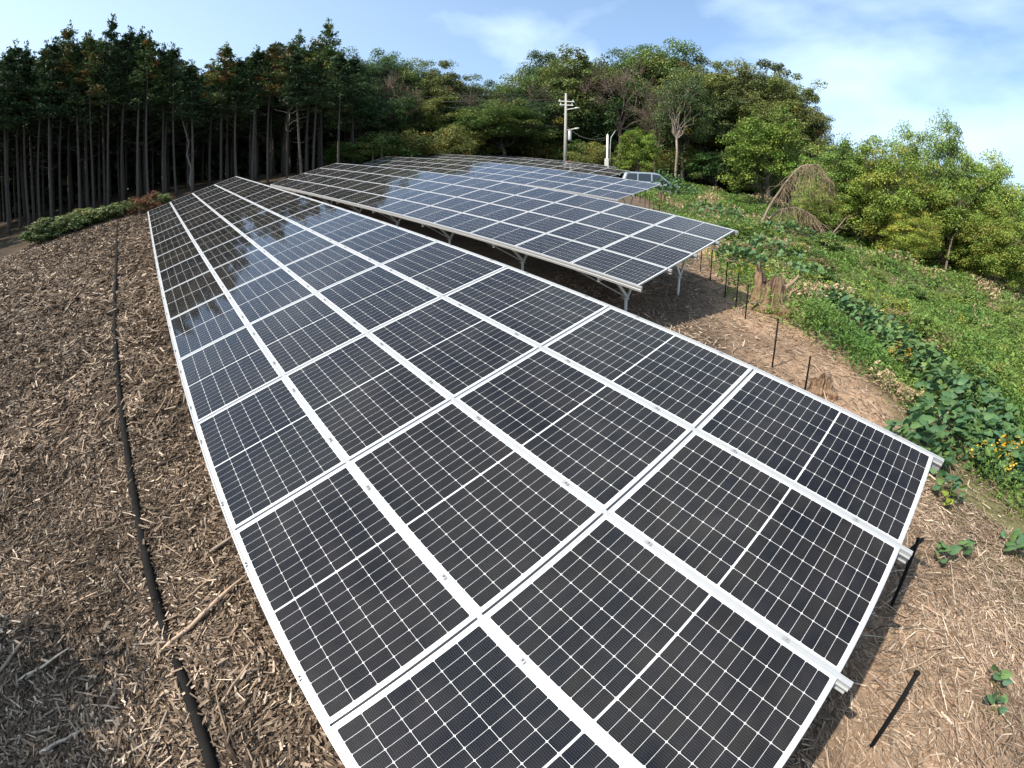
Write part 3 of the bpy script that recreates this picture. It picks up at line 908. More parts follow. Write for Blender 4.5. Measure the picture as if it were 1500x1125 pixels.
# ------------------------------------------------------------------ the sunlit thicket on the right
BU = [broadleaf(61, 6, (3.2, 3.0, 3.4), 0.44, 260, 210, (0.115, 0.07), (0.22, 0.29, 0.05), (0.33, 0.33, 0.065), 0.3, 0.62, 0.08, (0.20, 0.155, 0.11), 16, flat=0.9),
      broadleaf(62, 6, (3.4, 3.0, 3.4), 0.45, 260, 210, (0.115, 0.07), (0.195, 0.285, 0.06), (0.27, 0.32, 0.065), 0.3, 0.62, 0.08, (0.20, 0.155, 0.11), 16, flat=0.9),
      broadleaf(63, 6, (2.8, 2.8, 3.8), 0.50, 200, 170, (0.115, 0.07), (0.19, 0.28, 0.07), (0.26, 0.33, 0.10), 0.3, 0.6, 0.07, (0.22, 0.175, 0.125), 16, flat=0.9)]
for px, py, hw, d, v, lab in [
    (1232, 196, 56, 33.0, 1, 'leafy sunlit bush behind the arching bare branches'),
    (1292, 202, 58, 31.5, 0, 'yellow green bush in the middle of the sunlit thicket'),
    (1330, 192, 44, 36.0, 2, 'bush with upright leafy shoots at the top of the thicket'),
    (1385, 178, 46, 34.0, 2, 'tallest bush of the thicket, shoots reaching into the sky'),
    (1395, 236, 60, 33.5, 0, 'yellowing bush at the front of the sunlit thicket'),
    (1452, 220, 58, 36.5, 1, 'rounded green bush near the end of the sunlit thicket'),
    (1515, 262, 52, 36.0, 1, 'green bush closing the end of the thicket'),
    (1470, 300, 50, 32.0, 0, 'low bush spilling onto the weedy slope below the thicket'),
    (1335, 304, 40, 30.0, 0, 'low yellowish bush among tangled stems at the foot of the thicket'),
    (1205, 262, 38, 31.0, 1, 'small bush hung with dry vines under the arching branch'),
    (1265, 262, 44, 33.5, 0, 'bush filling the gap behind the dark hollow of the thicket'),
    (1430, 260, 60, 39.0, 1, 'bush at the back of the thicket behind the yellowing one'),
    (1340, 250, 60, 38.0, 1, 'bush at the back of the thicket under the upright shoots')]:
    p, h = stand(px, py, d)
    plant_tree('bush', BU[v], p, h, 6, lab, 'bush', rz=random.uniform(0, 6.28), wide=1.15 * hw * 0.00142 * d / 3.1 * 6 / h)
# arching, broken bare branches
def arch(name, pix, dist, r, label, twigs=10, seed=1, droop=0.8, rooted=True):
    rng = np.random.default_rng(seed)
    pts = []
    if rooted:
        g0 = gp(*pix[0]); dist = min(math.hypot(g0[0], g0[1]), dist + 6)
    for i, (a_, b_) in enumerate(pix):
        d = ray(a_, b_); hh = math.hypot(d[0], d[1])
        dd = dist + 0.25 * i
        pts.append(CAMP + d / hh * dd)
    pts = np.array(pts)
    if rooted:
        pts[0][2] = float(gz(pts[0][0], pts[0][1])) - 0.1
    t = np.linspace(0, len(pts) - 1, 4 * len(pts))
    P = np.stack([np.interp(t, np.arange(len(pts)), pts[:, i]) for i in range(3)], 1)
    P[1:-1] = (P[:-2] + 2 * P[1:-1] + P[2:]) / 4
    base = pts[0].copy()
    m = MB().tube(P - base, np.linspace(r, r * 0.3, len(P)), 7, (0.20, 0.155, 0.115))
    root = tag(obj(name, m.mesh('branch', M_bark, True), None, base), label, 'branch', 'broken bare branches in the thicket')
    tw = MB()
    for _ in range(twigs):
        k = rng.integers(len(P) // 3, len(P))
        e = P[k] - base + np.array([rng.normal(0.15, 0.6), rng.normal(0, 0.5), -rng.uniform(0.2, 1.4) * droop])
        tw.tube(bent(P[k] - base, e, rng, 5, 0.12), [0.013, 0.011, 0.009, 0.006, 0.004], 4, np.array((0.21, 0.16, 0.10)) * rng.uniform(0.6, 1.2), cap=False)
    obj('twigs', tw.mesh('twigs', M_bark), root)
arch('fallen_branch', [(1110, 336), (1128, 300), (1152, 266), (1172, 243), (1200, 241), (1214, 262)], 29.0, 0.08, 'long bare branch arching high over the dry vine curtain', 190, 1, 1.7)
arch('fallen_branch', [(1112, 334), (1140, 308), (1165, 303), (1195, 318), (1212, 348)], 28.3, 0.075, 'lower bare branch bowed over the weeds below the high arch', 150, 2, 1.3)
arch('fallen_branch', [(1234, 345), (1240, 325), (1258, 305), (1250, 295)], 27.2, 0.06, 'pale forked branch at the dark hollow of the thicket', 10, 3, -0.3)
arch('fallen_branch', [(1386, 374), (1394, 350), (1408, 332), (1418, 322)], 25.2, 0.07, 'pale stem rising from the weeds under the yellowing bush', 8, 4, -0.3)
arch('fallen_branch', [(1205, 368), (1212, 350), (1226, 335), (1240, 318)], 27.0, 0.06, 'thin leaning stem beside the dark hollow of the thicket', 10, 7, -0.2)
arch('fallen_branch', [(1300, 372), (1312, 350), (1322, 335), (1330, 322)], 26.6, 0.06, 'grey stem standing among the low yellowish bushes', 10, 8, -0.2)

# ------------------------------------------------------------------ shrubs along the mulch edge under the plantation
SH = [broadleaf(71, 1.5, (1.7, 1.5, 0.8), 0.45, 70, 60, (0.16, 0.10), (0.15, 0.19, 0.07), (0.22, 0.22, 0.075), 0.2, 0.34, 0.02, BRK2, 10, flat=0.9),
      broadleaf(72, 1.5, (1.5, 1.6, 0.8), 0.45, 70, 60, (0.16, 0.10), (0.13, 0.18, 0.065), (0.19, 0.21, 0.07), 0.2, 0.34, 0.02, BRK2, 10, flat=0.9)]
RU = broadleaf(73, 1.5, (1.6, 1.4, 0.8), 0.42, 60, 45, (0.13, 0.07), (0.19, 0.08, 0.04), (0.10, 0.11, 0.04), 0.35, 0.34, 0.02, BRK2, 10, flat=0.9)
for i, (px, py, d, sx, me, lab) in enumerate([
    (58, 336, 30.5, 1.5, 1, 'low leafy shrub at the shaded far end of the mulch edge'), (84, 318, 31.5, 1.6, 0, 'pale green shrub spilling over the edge of the mulch'),
    (108, 311, 32.5, 1.5, 1, 'rounded pale shrub between two others on the mulch edge'), (134, 302, 33, 1.6, 0, 'sunlit broadleaf shrub below the plantation trunks'),
    (160, 300, 33, 1.2, 1, 'small shrub just beside the end of the black pipe'), (184, 298, 33.5, 1.3, 0, 'shrub between the black pipe and the rusty brambles'),
    (236, 285, 34, 1.2, 1, 'green weedy shrub behind the far end of the chip side array')]):
    p, h = stand(px, py, d)
    plant_tree('shrub', SH[me], p, max(min(h, 1.05), 0.8), 1.5, lab, 'shrub', 'shrubs on the mulch edge', i * 1.3, sx)
for i, (px, py, d) in enumerate(((207, 297, 32.5), (226, 291, 33.5))):
    p, h = stand(px, py, d)
    plant_tree('shrub', RU, p, max(h, 1.1), 1.5, 'rusty brown bramble at the far corner of the chip side array', 'shrub', 'rusty brambles', i * 2.0, 1.1)
# a tree beside the clearing whose shadow lies on the near chips
plant_tree('broadleaf_tree', BL['deep'][0], (-8.3, -1.5, float(gz(-8.3, -1.5))), 8.0, 15, 'tree beside the clearing casting dappled shade over the nearest wood chips', 'tree', wide=0.9)

# ------------------------------------------------------------------ wood chips and sticks
def in_weeds(x, y):
    n1 = vnoise(x, y, 2.3, 11)
    wl = np.where(y > 12, 5.9 + 0.10 * (y - 12), 5.7 + 0.23 * (12 - y))
    return x - wl + 1.5 * n1 - 0.8

def chip_col(n, rng, tan):
    t = rng.random(n)
    pal = np.array([(0.030, 0.020, 0.0135), (0.085, 0.058, 0.038), (0.162, 0.116, 0.078), (0.28, 0.208, 0.146), (0.53, 0.425, 0.315)])
    if tan:
        pal = np.array([(0.10, 0.066, 0.042), (0.175, 0.122, 0.082), (0.25, 0.182, 0.126), (0.33, 0.25, 0.18), (0.50, 0.40, 0.30)])
    k = np.interp(t, [0, 0.25, 0.6, 0.88, 1], [0, 1, 2, 3, 4])
    i = np.clip(k.astype(int), 0, 3); f = (k - i)[:, None]
    return pal[i] * (1 - f) + pal[i + 1] * f

def chips(n, sampler, lmin, lmax, w, rng, tan, solid):
    x, y = sampler(n)
    n = len(x)
    z = gz(x, y)
    L = lmin * (lmax / lmin) ** (rng.random(n) ** 1.6)
    Wd = w * rng.uniform(0.5, 1.5, n) * (L / lmin) ** 0.25
    yaw = (rng.normal(0.0, 0.75, n) + 7.0 * vnoise(x, y, 0.8, 63)) if not tan else rng.normal(0.0, 0.8, n) + 5.0 * vnoise(x, y, 1.0, 64)
    pit = rng.normal(0, 0.22, n)
    a = np.stack([np.cos(yaw) * np.cos(pit), np.sin(yaw) * np.cos(pit), np.sin(pit)], 1)
    a[:, 2] += 0.25 * a[:, 1] - 0.04 * a[:, 0]
    a = unit(a)
    roll = rng.normal(0, 0.6, n)
    s0 = unit(np.cross(a, np.array([0, 0, 1.0])))
    u0 = np.cross(s0, a)
    s = s0 * np.cos(roll)[:, None] + u0 * np.sin(roll)[:, None]
    u = np.cross(s, a)
    lift = np.abs(pit) * L * 0.4 + rng.exponential(0.012, n) + 0.004
    c = np.c_[x, y, z + lift]
    hl = (L / 2)[:, None]; hw = (Wd / 2)[:, None]
    bow = u * (L * rng.normal(0, 0.06, n))[:, None]
    tip = rng.uniform(0.4, 1.0, n)[:, None]
    col = chip_col(n, rng, tan) * (0.55 + 0.55 * vnoise(x, y, 1.2, 61) + 0.35 * vnoise(x, y, 0.3, 62))[:, None]
    mb = MB()
    if solid:
        th = hw * 0.55
        v = np.stack([c - a * hl - s * hw, c - a * hl + s * hw, c - a * hl - u * th,
                      c + a * hl - s * hw * tip + bow, c + a * hl + s * hw * tip + bow, c + a * hl - u * th + bow], 1).reshape(-1, 3)
        i = (np.arange(n) * 6)[:, None]
        q = np.concatenate([i + np.array([[0, 1, 4, 3]]), i + np.array([[1, 2, 5, 4]]), i + np.array([[2, 0, 3, 5]])])
        mb.add(v, q, i + np.array([[3, 4, 5]]), np.repeat(col, 6, 0))
    else:
        v = np.stack([c - a * hl - s * hw, c - a * hl + s * hw, c + a * hl + s * hw * tip + bow, c + a * hl - s * hw * tip + bow], 1).reshape(-1, 3)
        mb.add(v, np.arange(n * 4).reshape(n, 4), None, np.repeat(col, 4, 0))
    return mb

def polar(r0, r1, a0, a1, keep):
    def f(n):
        r = np.sqrt(RNG.uniform(r0 * r0, r1 * r1, n)); a_ = np.radians(RNG.uniform(a0, a1, n))
        x, y = np.sin(a_) * r, np.cos(a_) * r
        k = keep(x, y)
        return x[k], y[k]
    return f
def left_keep(x, y):
    R3, loc = arrays['T1']
    v = (x - loc[0]) * R3[0][1] + (y - loc[1]) * R3[1][1]
    return (v < 1.2) & (x > -(17.5 + 0.45 * y) + 2.0 * vnoise(x, y, 2, 5))
def right_keep(x, y):
    R3, loc = arrays['T1']
    u = (x - loc[0]) * R3[0][0] + (y - loc[1]) * R3[1][0]
    v = (x - loc[0]) * R3[0][1] + (y - loc[1]) * R3[1][1]
    return ((u > -2.0) | (v > 3.4)) & (in_weeds(x, y) < 0.6) & (v > -1)
rngc = np.random.default_rng(5)
big = MB()
for mb in (chips(80000, polar(1.2, 7.5, -82, -18, left_keep), 0.022, 0.15, 0.011, rngc, False, True),
           chips(62000, polar(7.0, 15, -70, -28, left_keep), 0.05, 0.26, 0.018, rngc, False, False),
           chips(52000, polar(14, 34, -62, -36, left_keep), 0.08, 0.30, 0.030, rngc, False, False)):
    V, f4, f3, c = mb.arrays(); big.add(V, f4, f3, c)
tag(obj('wood_chips', big.mesh('wood_chips', M_chip)), 'thick layer of shredded brown wood chips spread beside the nearest array', 'wood chips', kind='stuff')
big = MB()
for mb in (chips(64000, polar(1.2, 8, 40, 100, right_keep), 0.03, 0.20, 0.0075, rngc, True, True),
           chips(30000, polar(7, 18, 5, 62, right_keep), 0.05, 0.24, 0.012, rngc, True, False)):
    V, f4, f3, c = mb.arrays(); big.add(V, f4, f3, c)
tag(obj('straw_litter', big.mesh('straw_litter', M_chip)), 'pale shredded bark and straw scattered over reddish earth by the array ends', 'litter', kind='stuff')

def stick(x, y, L, r, yaw, col, label, group, seed, name='stick'):
    rng = np.random.default_rng(seed)
    p0 = np.array([0, 0, 0.0]); p1 = np.array([math.cos(yaw) * L, math.sin(yaw) * L, 0])
    P = bent(p0, p1, rng, 7, 0.018)
    P[:, 2] = gz(P[:, 0] + x, P[:, 1] + y) - gz(x, y) + r * 0.8 + rng.uniform(0, 0.02) + np.linspace(0, rng.uniform(0, 0.05), 7)
    m = MB().tube(P, r * np.array([0.75, 1, 1, 0.95, 0.9, 0.75, 0.4]) * rng.uniform(0.85, 1.15, 7), 6, np.array(col) * rng.uniform(0.7, 1.25))
    o = obj(name, m.mesh('stick', M_wood, True), None, (x, y, float(gz(x, y))))
    tag(o, label, 'stick', group)
GREY, TAN = (0.26, 0.20, 0.15), (0.33, 0.24, 0.165)
# sticks seen one by one in the photograph: two end pixels each
for i, (a_, b_, r, col, lab) in enumerate([
    ((232, 962), (368, 848), 0.018, TAN, 'long tan branch lying across the half buried black pipe'),
    ((222, 690), (280, 668), 0.020, (0.05, 0.038, 0.03), 'dark broken branch lying beside the nearest array rail'),
    ((305, 815), (350, 790), 0.016, GREY, 'short grey branch close under the nearest array rail'),
    ((160, 1048), (222, 1115), 0.014, GREY, 'pale straight stick pointing at the pipe end'),
    ((218, 1115), (250, 1040), 0.014, GREY, 'thin stick crossing beside the pipe end'),
    ((210, 640), (245, 585), 0.017, TAN, 'split tan slat standing out right of the pipe'),
    ((335, 990), (385, 985), 0.02, (0.12, 0.09, 0.065), 'bark covered stick in the hollow near the array'),
    ((0, 990), (40, 940), 0.016, GREY, 'bleached stick in the dappled tree shade'),
    ((60, 1105), (120, 1075), 0.018, (0.36, 0.3, 0.24), 'bleached stick lying level in the dappled tree shade')]):
    p, q = gp(*a_), gp(*b_)
    stick(p[0], p[1], math.hypot(q[0] - p[0], q[1] - p[1]), r, math.atan2(q[1] - p[1], q[0] - p[0]), col, lab, None, 100 + i)
n_st = 0
while n_st < 70:
    px, py = random.uniform(0, 470), random.uniform(430, 1120)
    p = gp(px, py)
    if not bool(left_keep(np.array([p[0]]), np.array([p[1]]))[0]):
        continue
    stick(p[0], p[1], random.uniform(0.18, 0.6), random.uniform(0.006, 0.013), random.uniform(0, 6.28), random.choice([GREY, TAN, (0.40, 0.33, 0.25), (0.10, 0.075, 0.055)]),
          'small broken stick lying loose on the wood chips', 'small sticks on the wood chips', 200 + n_st)
    n_st += 1
n_st = 0
while n_st < 36:
    px, py = random.uniform(1180, 1500), random.uniform(560, 1120)
    p = gp(px, py)
    if not bool(right_keep(np.array([p[0]]), np.array([p[1]]))[0]) or p[0] < 2.6:
        continue
    stick(p[0], p[1], random.uniform(0.3, 0.9), random.uniform(0.005, 0.011), random.gauss(0.9, 0.9), random.choice([TAN, (0.42, 0.34, 0.25), (0.36, 0.26, 0.18)]),
          'pale stick lying loose on the reddish earth', 'pale sticks on the earth', 300 + n_st)
    n_st += 1

# ------------------------------------------------------------------ black pipe across the chips
def pipe():
    pix = [(173, 318), (172, 340), (171, 370), (170, 400), (168, 450), (169, 500), (172, 540), (178, 600), (187, 660), (200, 740), (215, 820), (235, 900), (262, 975), (290, 1050), (312, 1122)]
    P = np.array([gp(*q) for q in pix])
    P = np.vstack([P, P[-1] + (P[-1] - P[-2]) * 1.5, P[-1] + (P[-1] - P[-2]) * 4])
    s = np.r_[0, np.cumsum(np.linalg.norm(np.diff(P[:, :2], axis=0), axis=1))]
    t = np.arange(0, s[-1], 0.03)
    x = np.interp(t, s, P[:, 0]); y = np.interp(t, s, P[:, 1])
    k = np.ones(25) / 25
    x[12:-12] = np.convolve(x, k, 'valid'); y[12:-12] = np.convolve(y, k, 'valid')
    r = 0.050 + 0.003 * (np.arange(len(t)) % 2)
    z = gz(x, y)
    z[20:-20] = np.convolve(z, np.ones(41) / 41, 'valid')
    d = np.hypot(x, y)
    sink = 0.002 - 0.045 * np.exp(-((d - 3.75) / 0.35) ** 2) - 0.02 * np.exp(-((d - 5.2) / 0.4) ** 2)
    return MB().tube(np.c_[x, y, z + 0.026 + sink - 0.006 * vnoise(x, y, 0.7, 71)], r, 10).mesh('black_pipe', simple('dusty_black_pipe', (0.010, 0.009, 0.008), 0.85, 0, 0.8, 5, 0.3, 0.12), True)
tag(obj('corrugated_pipe', pipe()), 'long black corrugated pipe lying half buried across the wood chips', 'pipe')

# ------------------------------------------------------------------ black stakes along the array ends
def stake(base, h, label, lean=(0.0, 0.0), cross=False, r=0.017):
    m = MB().tube([(0, 0, -0.15), (lean[0] * h * 0.5, lean[1] * h * 0.5, h * 0.5), (lean[0] * h, lean[1] * h, h)], [r, r, r], 8)
    m.tube([(lean[0] * h, lean[1] * h, h), (lean[0] * h, lean[1] * h, h + 0.012)], [r * 1.35, r * 1.35], 8)
    o = obj('stake', m.mesh('stake', M_black, True), None, base)
    tag(o, label, 'stake', 'black stakes along the array ends')
    if cross:
        c = MB().tube([(-0.16, -0.05, h * 0.88), (0.10, 0.03, h * 0.97)], [r, r], 8)
        obj('crossbar', c.mesh('crossbar', M_black, True), o)
SL = 'thin black stake in the line marking the ends of the arrays'
def stake_px(b, t, label, **k):
    p = gp(*b)
    d = ray(*t); hh = math.hypot(d[0], d[1]); D = math.hypot(p[0], p[1])
    h = CAM_H + d[2] / hh * D - p[2]
    stake(p, min(max(h, 0.5), 1.2), label, **k)
stake_px((1275, 1095), (1340, 985), 'black stake standing alone on bare earth below the nearest array corner', r=0.019)
stake_px((1303, 893), (1345, 790), 'black stake with a short crossbar touching the array shadow', cross=True, r=0.019)
for b, t in (((1179, 572), (1188, 523)), ((1131, 538), (1141, 468)), ((1091.5, 467.7), (1097.9, 417.6)), ((1077.6, 452.8), (1082, 401.6)), ((1061.6, 436.3), (1064.8, 384)), ((1040.4, 412), (1042.8, 366)), ((1026, 397), (1026.8, 368))):
    stake_px(b, t, SL)
for t in ((945.3, 280.5), (951.4, 287), (958, 294), (966.3, 299.7), (938, 275), (931, 270)):
    stake(gp(t[0], t[1], 0.9), 0.9, SL)

# ------------------------------------------------------------------ stumps
def stump_mesh(seed, R, hfun, flare=0.5, hollow=0.6, n=72):
    rng = np.random.default_rng(seed)
    th = np.arange(n) * 2 * math.pi / n
    rid = 1 + 0.10 * np.sin(5 * th + 1) + 0.06 * np.sin(9 * th + 2) + 0.025 * np.sin(23 * th) + rng.normal(0, 0.02, n)
    jn_ = rng.normal(0, 0.10, n); jn_ = (jn_ + np.roll(jn_, 1) + np.roll(jn_, -1)) / 1.8
    h = np.array([hfun(t) for t in th]) * (1 + jn_)
    rings = []
    for f in (-0.15, 0.0, 0.15, 0.35, 0.6, 0.8, 1.0):
        rr = R * rid * (1 + flare * max(0, 1 - max(f, 0) * 2.6) ** 2 * (1 + 0.35 * np.sin(4 * th)))
        rr = rr * (1 - 0.12 * max(f, 0)) + rng.normal(0, 0.012, n)
        rings.append(np.c_[np.cos(th) * rr, np.sin(th) * rr, h * f if f > 0 else np.full(n, f)])
    for f, g in ((0.96, 0.82), (0.7, 0.66), (hollow, 0.35)):
        rr = R * rid * g
        rings.append(np.c_[np.cos(th) * rr, np.sin(th) * rr, np.minimum(h * f, h * f * 0.8 + 0.1)])
    V = np.vstack(rings); k = len(rings)
    i = np.arange(k - 1)[:, None] * n; j = np.arange(n)[None]; jn = (j + 1) % n
    q = np.stack([i + j, i + jn, i + n + jn, i + n + j], -1).reshape(-1, 4)
    c = np.tile(np.array((0.20, 0.13, 0.08)), (len(V), 1)) * np.tile(rng.uniform(0.5, 1.35, (n, 1)), (k, 1)) * rng.uniform(0.85, 1.15, (len(V), 1))
    c[n * 7:] *= 0.45
    c[: n * 2] *= np.array((0.8, 0.72, 0.66))
    V = np.vstack([V, [(0, 0, float(np.min(h) * hollow * 0.7))]]); c = np.vstack([c, [(0.12, 0.085, 0.055)]])
    t = [((k - 1) * n + s, (k - 1) * n + (s + 1) % n, k * n) for s in range(n)]
    return MB().add(V, q, t, c)
def pr(t, c, w):
    d = (t - c + math.pi) % (2 * math.pi) - math.pi
    return math.exp(-(d / w) ** 2)
p = gp(1126, 452)
m = stump_mesh(3, 0.34, lambda t: 0.52 + 0.50 * pr(t, 2.3, 0.9) + 0.22 * pr(t, 0.4, 0.6) + 0.10 * pr(t, 4.6, 0.8))
st = tag(obj('tree_stump', m.mesh('stump', M_wood), None, p), 'large splintered tree stump with broken prongs beside the black stakes', 'stump')
st.scale = (1.25, 1.25, 1.15)
for k_, (an, L, r, el) in enumerate(((0.35, 0.95, 0.09, 0.75), (0.1, 0.75, 0.06, 0.5), (3.6, 0.7, 0.08, -0.05), (5.2, 0.6, 0.07, -0.08))):
    rng = np.random.default_rng(50 + k_)
    p1 = np.array([math.cos(an) * L, math.sin(an) * L, 0.16 + L * math.sin(el)])
    mm = MB().tube(bent(np.array([math.cos(an) * 0.18, math.sin(an) * 0.18, 0.14]), p1, rng, 5, 0.06), np.linspace(r, r * 0.25, 5), 7, (0.24, 0.17, 0.11) if el > 0 else (0.2, 0.145, 0.1))
    obj('splinter' if el > 0 else 'root', mm.mesh('splinter', M_wood), st)
p = gp(1203, 572)
m = stump_mesh(4, 0.20, lambda t: 0.22 + 0.05 * math.sin(2 * t), 0.4, 0.85)
tag(obj('tree_stump', m.mesh('stump', M_wood), None, p), 'small low cut stump just past the upper edge of the nearest array', 'stump')
p = gp(969, 300)
m = stump_mesh(6, 0.24, lambda t: 0.6 + 0.2 * pr(t, 2.0, 0.8), 0.5, 0.6)
tag(obj('tree_stump', m.mesh('stump', M_wood), None, p), 'reddish stump behind the stakes near the third array end', 'stump')

# ------------------------------------------------------------------ weeds and vines on the right-hand slope
VINES = [
    (1395, 640, 1.105, 0.845, 0.517, 44, 260, 0.17, 'lush big leaved vine mound beside the upper array corner'),
    (1340, 668, 0.65, 0.585, 0.46, 22, 100, 0.17, 'small big leaved vine overlapping the upper rail of the nearest array'),
    (1450, 668, 1.04, 0.78, 0.46, 36, 220, 0.16, 'big leaved vine spreading downslope from the lush mound'),
    (1490, 700, 0.78, 0.65, 0.402, 22, 120, 0.17, 'big leaved vine trailing above the bare earth bank'),
    (1400, 592, 1.17, 0.91, 0.517, 36, 260, 0.16, 'big leaved vine on the uphill side of the lush mound'),
    (1290, 505, 1.17, 1.17, 0.517, 30, 300, 0.16, 'broad patch of big leaved vine uphill of the small cut stump'),
    (1245, 472, 1.17, 1.17, 0.517, 24, 280, 0.16, 'big leaved vine patch between the splintered stump and the slope'),
    (1335, 530, 1.04, 1.04, 0.46, 24, 240, 0.16, 'big leaved vine patch amid yellow flowers'),
    (1370, 560, 0.9, 0.8, 0.5, 0, 200, 0.16, 'vine patch climbing the bank above the lush mound'),
    (1440, 610, 0.9, 0.8, 0.45, 0, 200, 0.15, 'vine patch downslope of the open weedy bank'),
    (1215, 455, 0.9, 0.8, 0.45, 0, 200, 0.16, 'vine patch just below the splintered stump'),
    (1215, 505, 0.35, 0.35, 0.35, 12, 20, 0.14, 'single young vine on bare earth near the small cut stump'),
    (1180, 410, 1.3, 1.2, 0.5, 0, 230, 0.18, 'vine patch sprawling behind the splintered stump'),
    (1090, 388, 1.2, 1.1, 0.5, 0, 220, 0.19, 'vine patch right of the second array corner'),
    (1130, 372, 1.6, 1.4, 0.5, 0, 240, 0.2, 'vine patch on the slope above the splintered stump'),
    (1050, 318, 2.0, 1.6, 0.6, 0, 300, 0.23, 'vine patch on the bank above the second array end'),
    (985, 288, 2.4, 1.8, 1.15, 0, 420, 0.25, 'blue green vine mound below the parked van'),
    (965, 276, 2.2, 1.4, 1.35, 0, 420, 0.25, 'vine smothering the side of the parked van'),
    (1160, 345, 2.0, 1.6, 0.6, 0, 260, 0.22, 'vine patch at the foot of the arching branches'),
    (1385, 735, 0.22, 0.22, 0.3, 14, 16, 0.11, 'knot of narrow leaved weeds on the earth bank'),
    (1372, 822, 0.2, 0.16, 0.16, 9, 0, 0.12, 'small seedling near the array shadow'),
    (1412, 812, 0.13, 0.13, 0.14, 6, 0, 0.12, 'four leaved seedling alone on the earth bank'),
    (1485, 815, 0.26, 0.24, 0.2, 12, 8, 0.13, 'young vine hanging over the crack in the earth bank'),
    (1455, 1008, 0.09, 0.09, 0.12, 6, 0, 0.09, 'tiny seedling upper of a pair on bare earth'),
    (1452, 1042, 0.11, 0.1, 0.12, 7, 0, 0.09, 'tiny seedling lower of a pair on bare earth'),
]
clear_spots = [(*gp(v_[0], v_[1])[:2], (v_[2] + v_[3]) / 2) for v_ in VINES] + [(*gp(1126, 452)[:2], 1.1), (*gp(1203, 572)[:2], 0.5)]
def weeds():
    rng = np.random.default_rng(9); mb = MB()
    def batch(n, r0, r1, a0, a1, size, k):
        r = np.sqrt(rng.uniform(r0 * r0, r1 * r1, n)); az = np.radians(rng.uniform(a0, a1, n))
        x, y = np.sin(az) * r, np.cos(az) * r
        den = np.clip(in_weeds(x, y) * 0.9, 0, 1) * np.clip((y + 0.75 * (x - 6) - 2.6) / 2.0, 0, 1)
        hole = vnoise(x, y, 1.7, 41)
        for (qx, qy, qr) in clear_spots:
            den = den * np.clip((np.hypot(x - qx, y - qy) - qr * 0.75) / (qr * 0.35), 0.04, 1)
        keep = (rng.random(n) < den * np.where(hole > 0.72, 0.35, 1.0)) & (r < 47)
        x, y = x[keep], y[keep]; n = len(x)
        tall = 0.08 + 0.85 * vnoise(x, y, 2.0, 42) ** 2.6 + 0.30 * vnoise(x, y, 0.9, 47) ** 2 + 0.16 * vnoise(x, y, 0.6, 43)
        dry = np.clip((vnoise(x, y, 2.6, 44) * 0.6 + vnoise(x, y, 0.8, 45) * 0.4 - 0.56) * 6.0, 0, 1) * 0.85
        lush = vnoise(x, y, 1.4, 46)
        for _ in range(k):
            off = rng.normal(0, size * 1.2, (n, 2))
            z = gz(x, y) + tall * rng.uniform(0.1, 1.0, n)
            c = np.c_[x + off[:, 0], y + off[:, 1], z]
            isd = rng.random(n) < dry
            g = np.array((0.20, 0.27, 0.055))[None] * (1 - lush[:, None]) + np.array((0.085, 0.18, 0.035))[None] * lush[:, None]
            col = np.where(isd[:, None], np.array((0.46, 0.33, 0.20))[None], g) * (1 + 0.4 * rng.uniform(-1, 1, (n, 1)))
            s = size * rng.uniform(0.6, 1.5, n)
            leaf_cards(mb, c, np.array([0, 0, 0.7]) + rng.normal(0, 0.6, (n, 3)), rng.normal(0, 1, (n, 3)) + np.array([0, 0, 0.5]), s * 1.9, s * 0.8, col, 0.1)
    batch(34000, 6, 14, 25, 80, 0.035, 4)
    batch(42000, 13, 24, 14, 75, 0.050, 3)
    batch(42000, 22, 47, 8, 62, 0.080, 3)
    batch(7000, 7, 20, 20, 78, 0.085, 2)
    return mb.mesh('weeds', M_leaf)
tag(obj('weeds', weeds()), 'tangle of low green weeds and dry leaves covering the slope beyond the stakes', 'weeds', kind='stuff')

WC = [broadleaf(81, 1.0, (0.8, 0.8, 0.55), 0.45, 60, 60, (0.085, 0.035), (0.15, 0.22, 0.045), (0.24, 0.25, 0.06), 0.3, 0.20, 0.012, (0.14, 0.13, 0.06), 12, flat=0.95),
      broadleaf(82, 1.0, (0.7, 0.8, 0.6), 0.48, 55, 60, (0.10, 0.045), (0.11, 0.19, 0.05), (0.17, 0.22, 0.05), 0.3, 0.20, 0.012, (0.14, 0.13, 0.06), 12, flat=0.95),
      broadleaf(83, 1.0, (0.8, 0.7, 0.55), 0.45, 45, 45, (0.10, 0.03), (0.26, 0.20, 0.10), (0.16, 0.19, 0.05), 0.4, 0.22, 0.012, (0.22, 0.17, 0.10), 14, flat=0.95)]
wn = 0
while wn < 64:
    px, py = random.uniform(1010, 1500), random.uniform(290, 600)
    if py < 290 + (px - 1010) * 0.17 + 20 or py > 400 + (px - 1080) * 0.62:
        continue
    p = gp(px, py)
    if float(in_weeds(p[0], p[1])) < 0.6 or any(math.hypot(p[0] - q[0], p[1] - q[1]) < q[2] for q in clear_spots):
        continue
    k_ = random.choice((0, 0, 0, 1, 1, 1, 2))
    hh_ = random.uniform(0.35, 0.75) * (1.25 if py < 380 else 1.0)
    plant_tree('weed_clump', WC[k_], p, hh_, 1.0, ('clump of yellow green weeds standing up from the slope beyond the stakes', 'clump of broad leaved green weeds on the slope beyond the stakes', 'clump of dry brownish weeds on the slope beyond the stakes')[k_],
               'weeds', ('yellow green weed clumps', 'green weed clumps', 'dry weed clumps')[k_], random.uniform(0, 6.28), random.uniform(1.0, 1.6))
    wn += 1

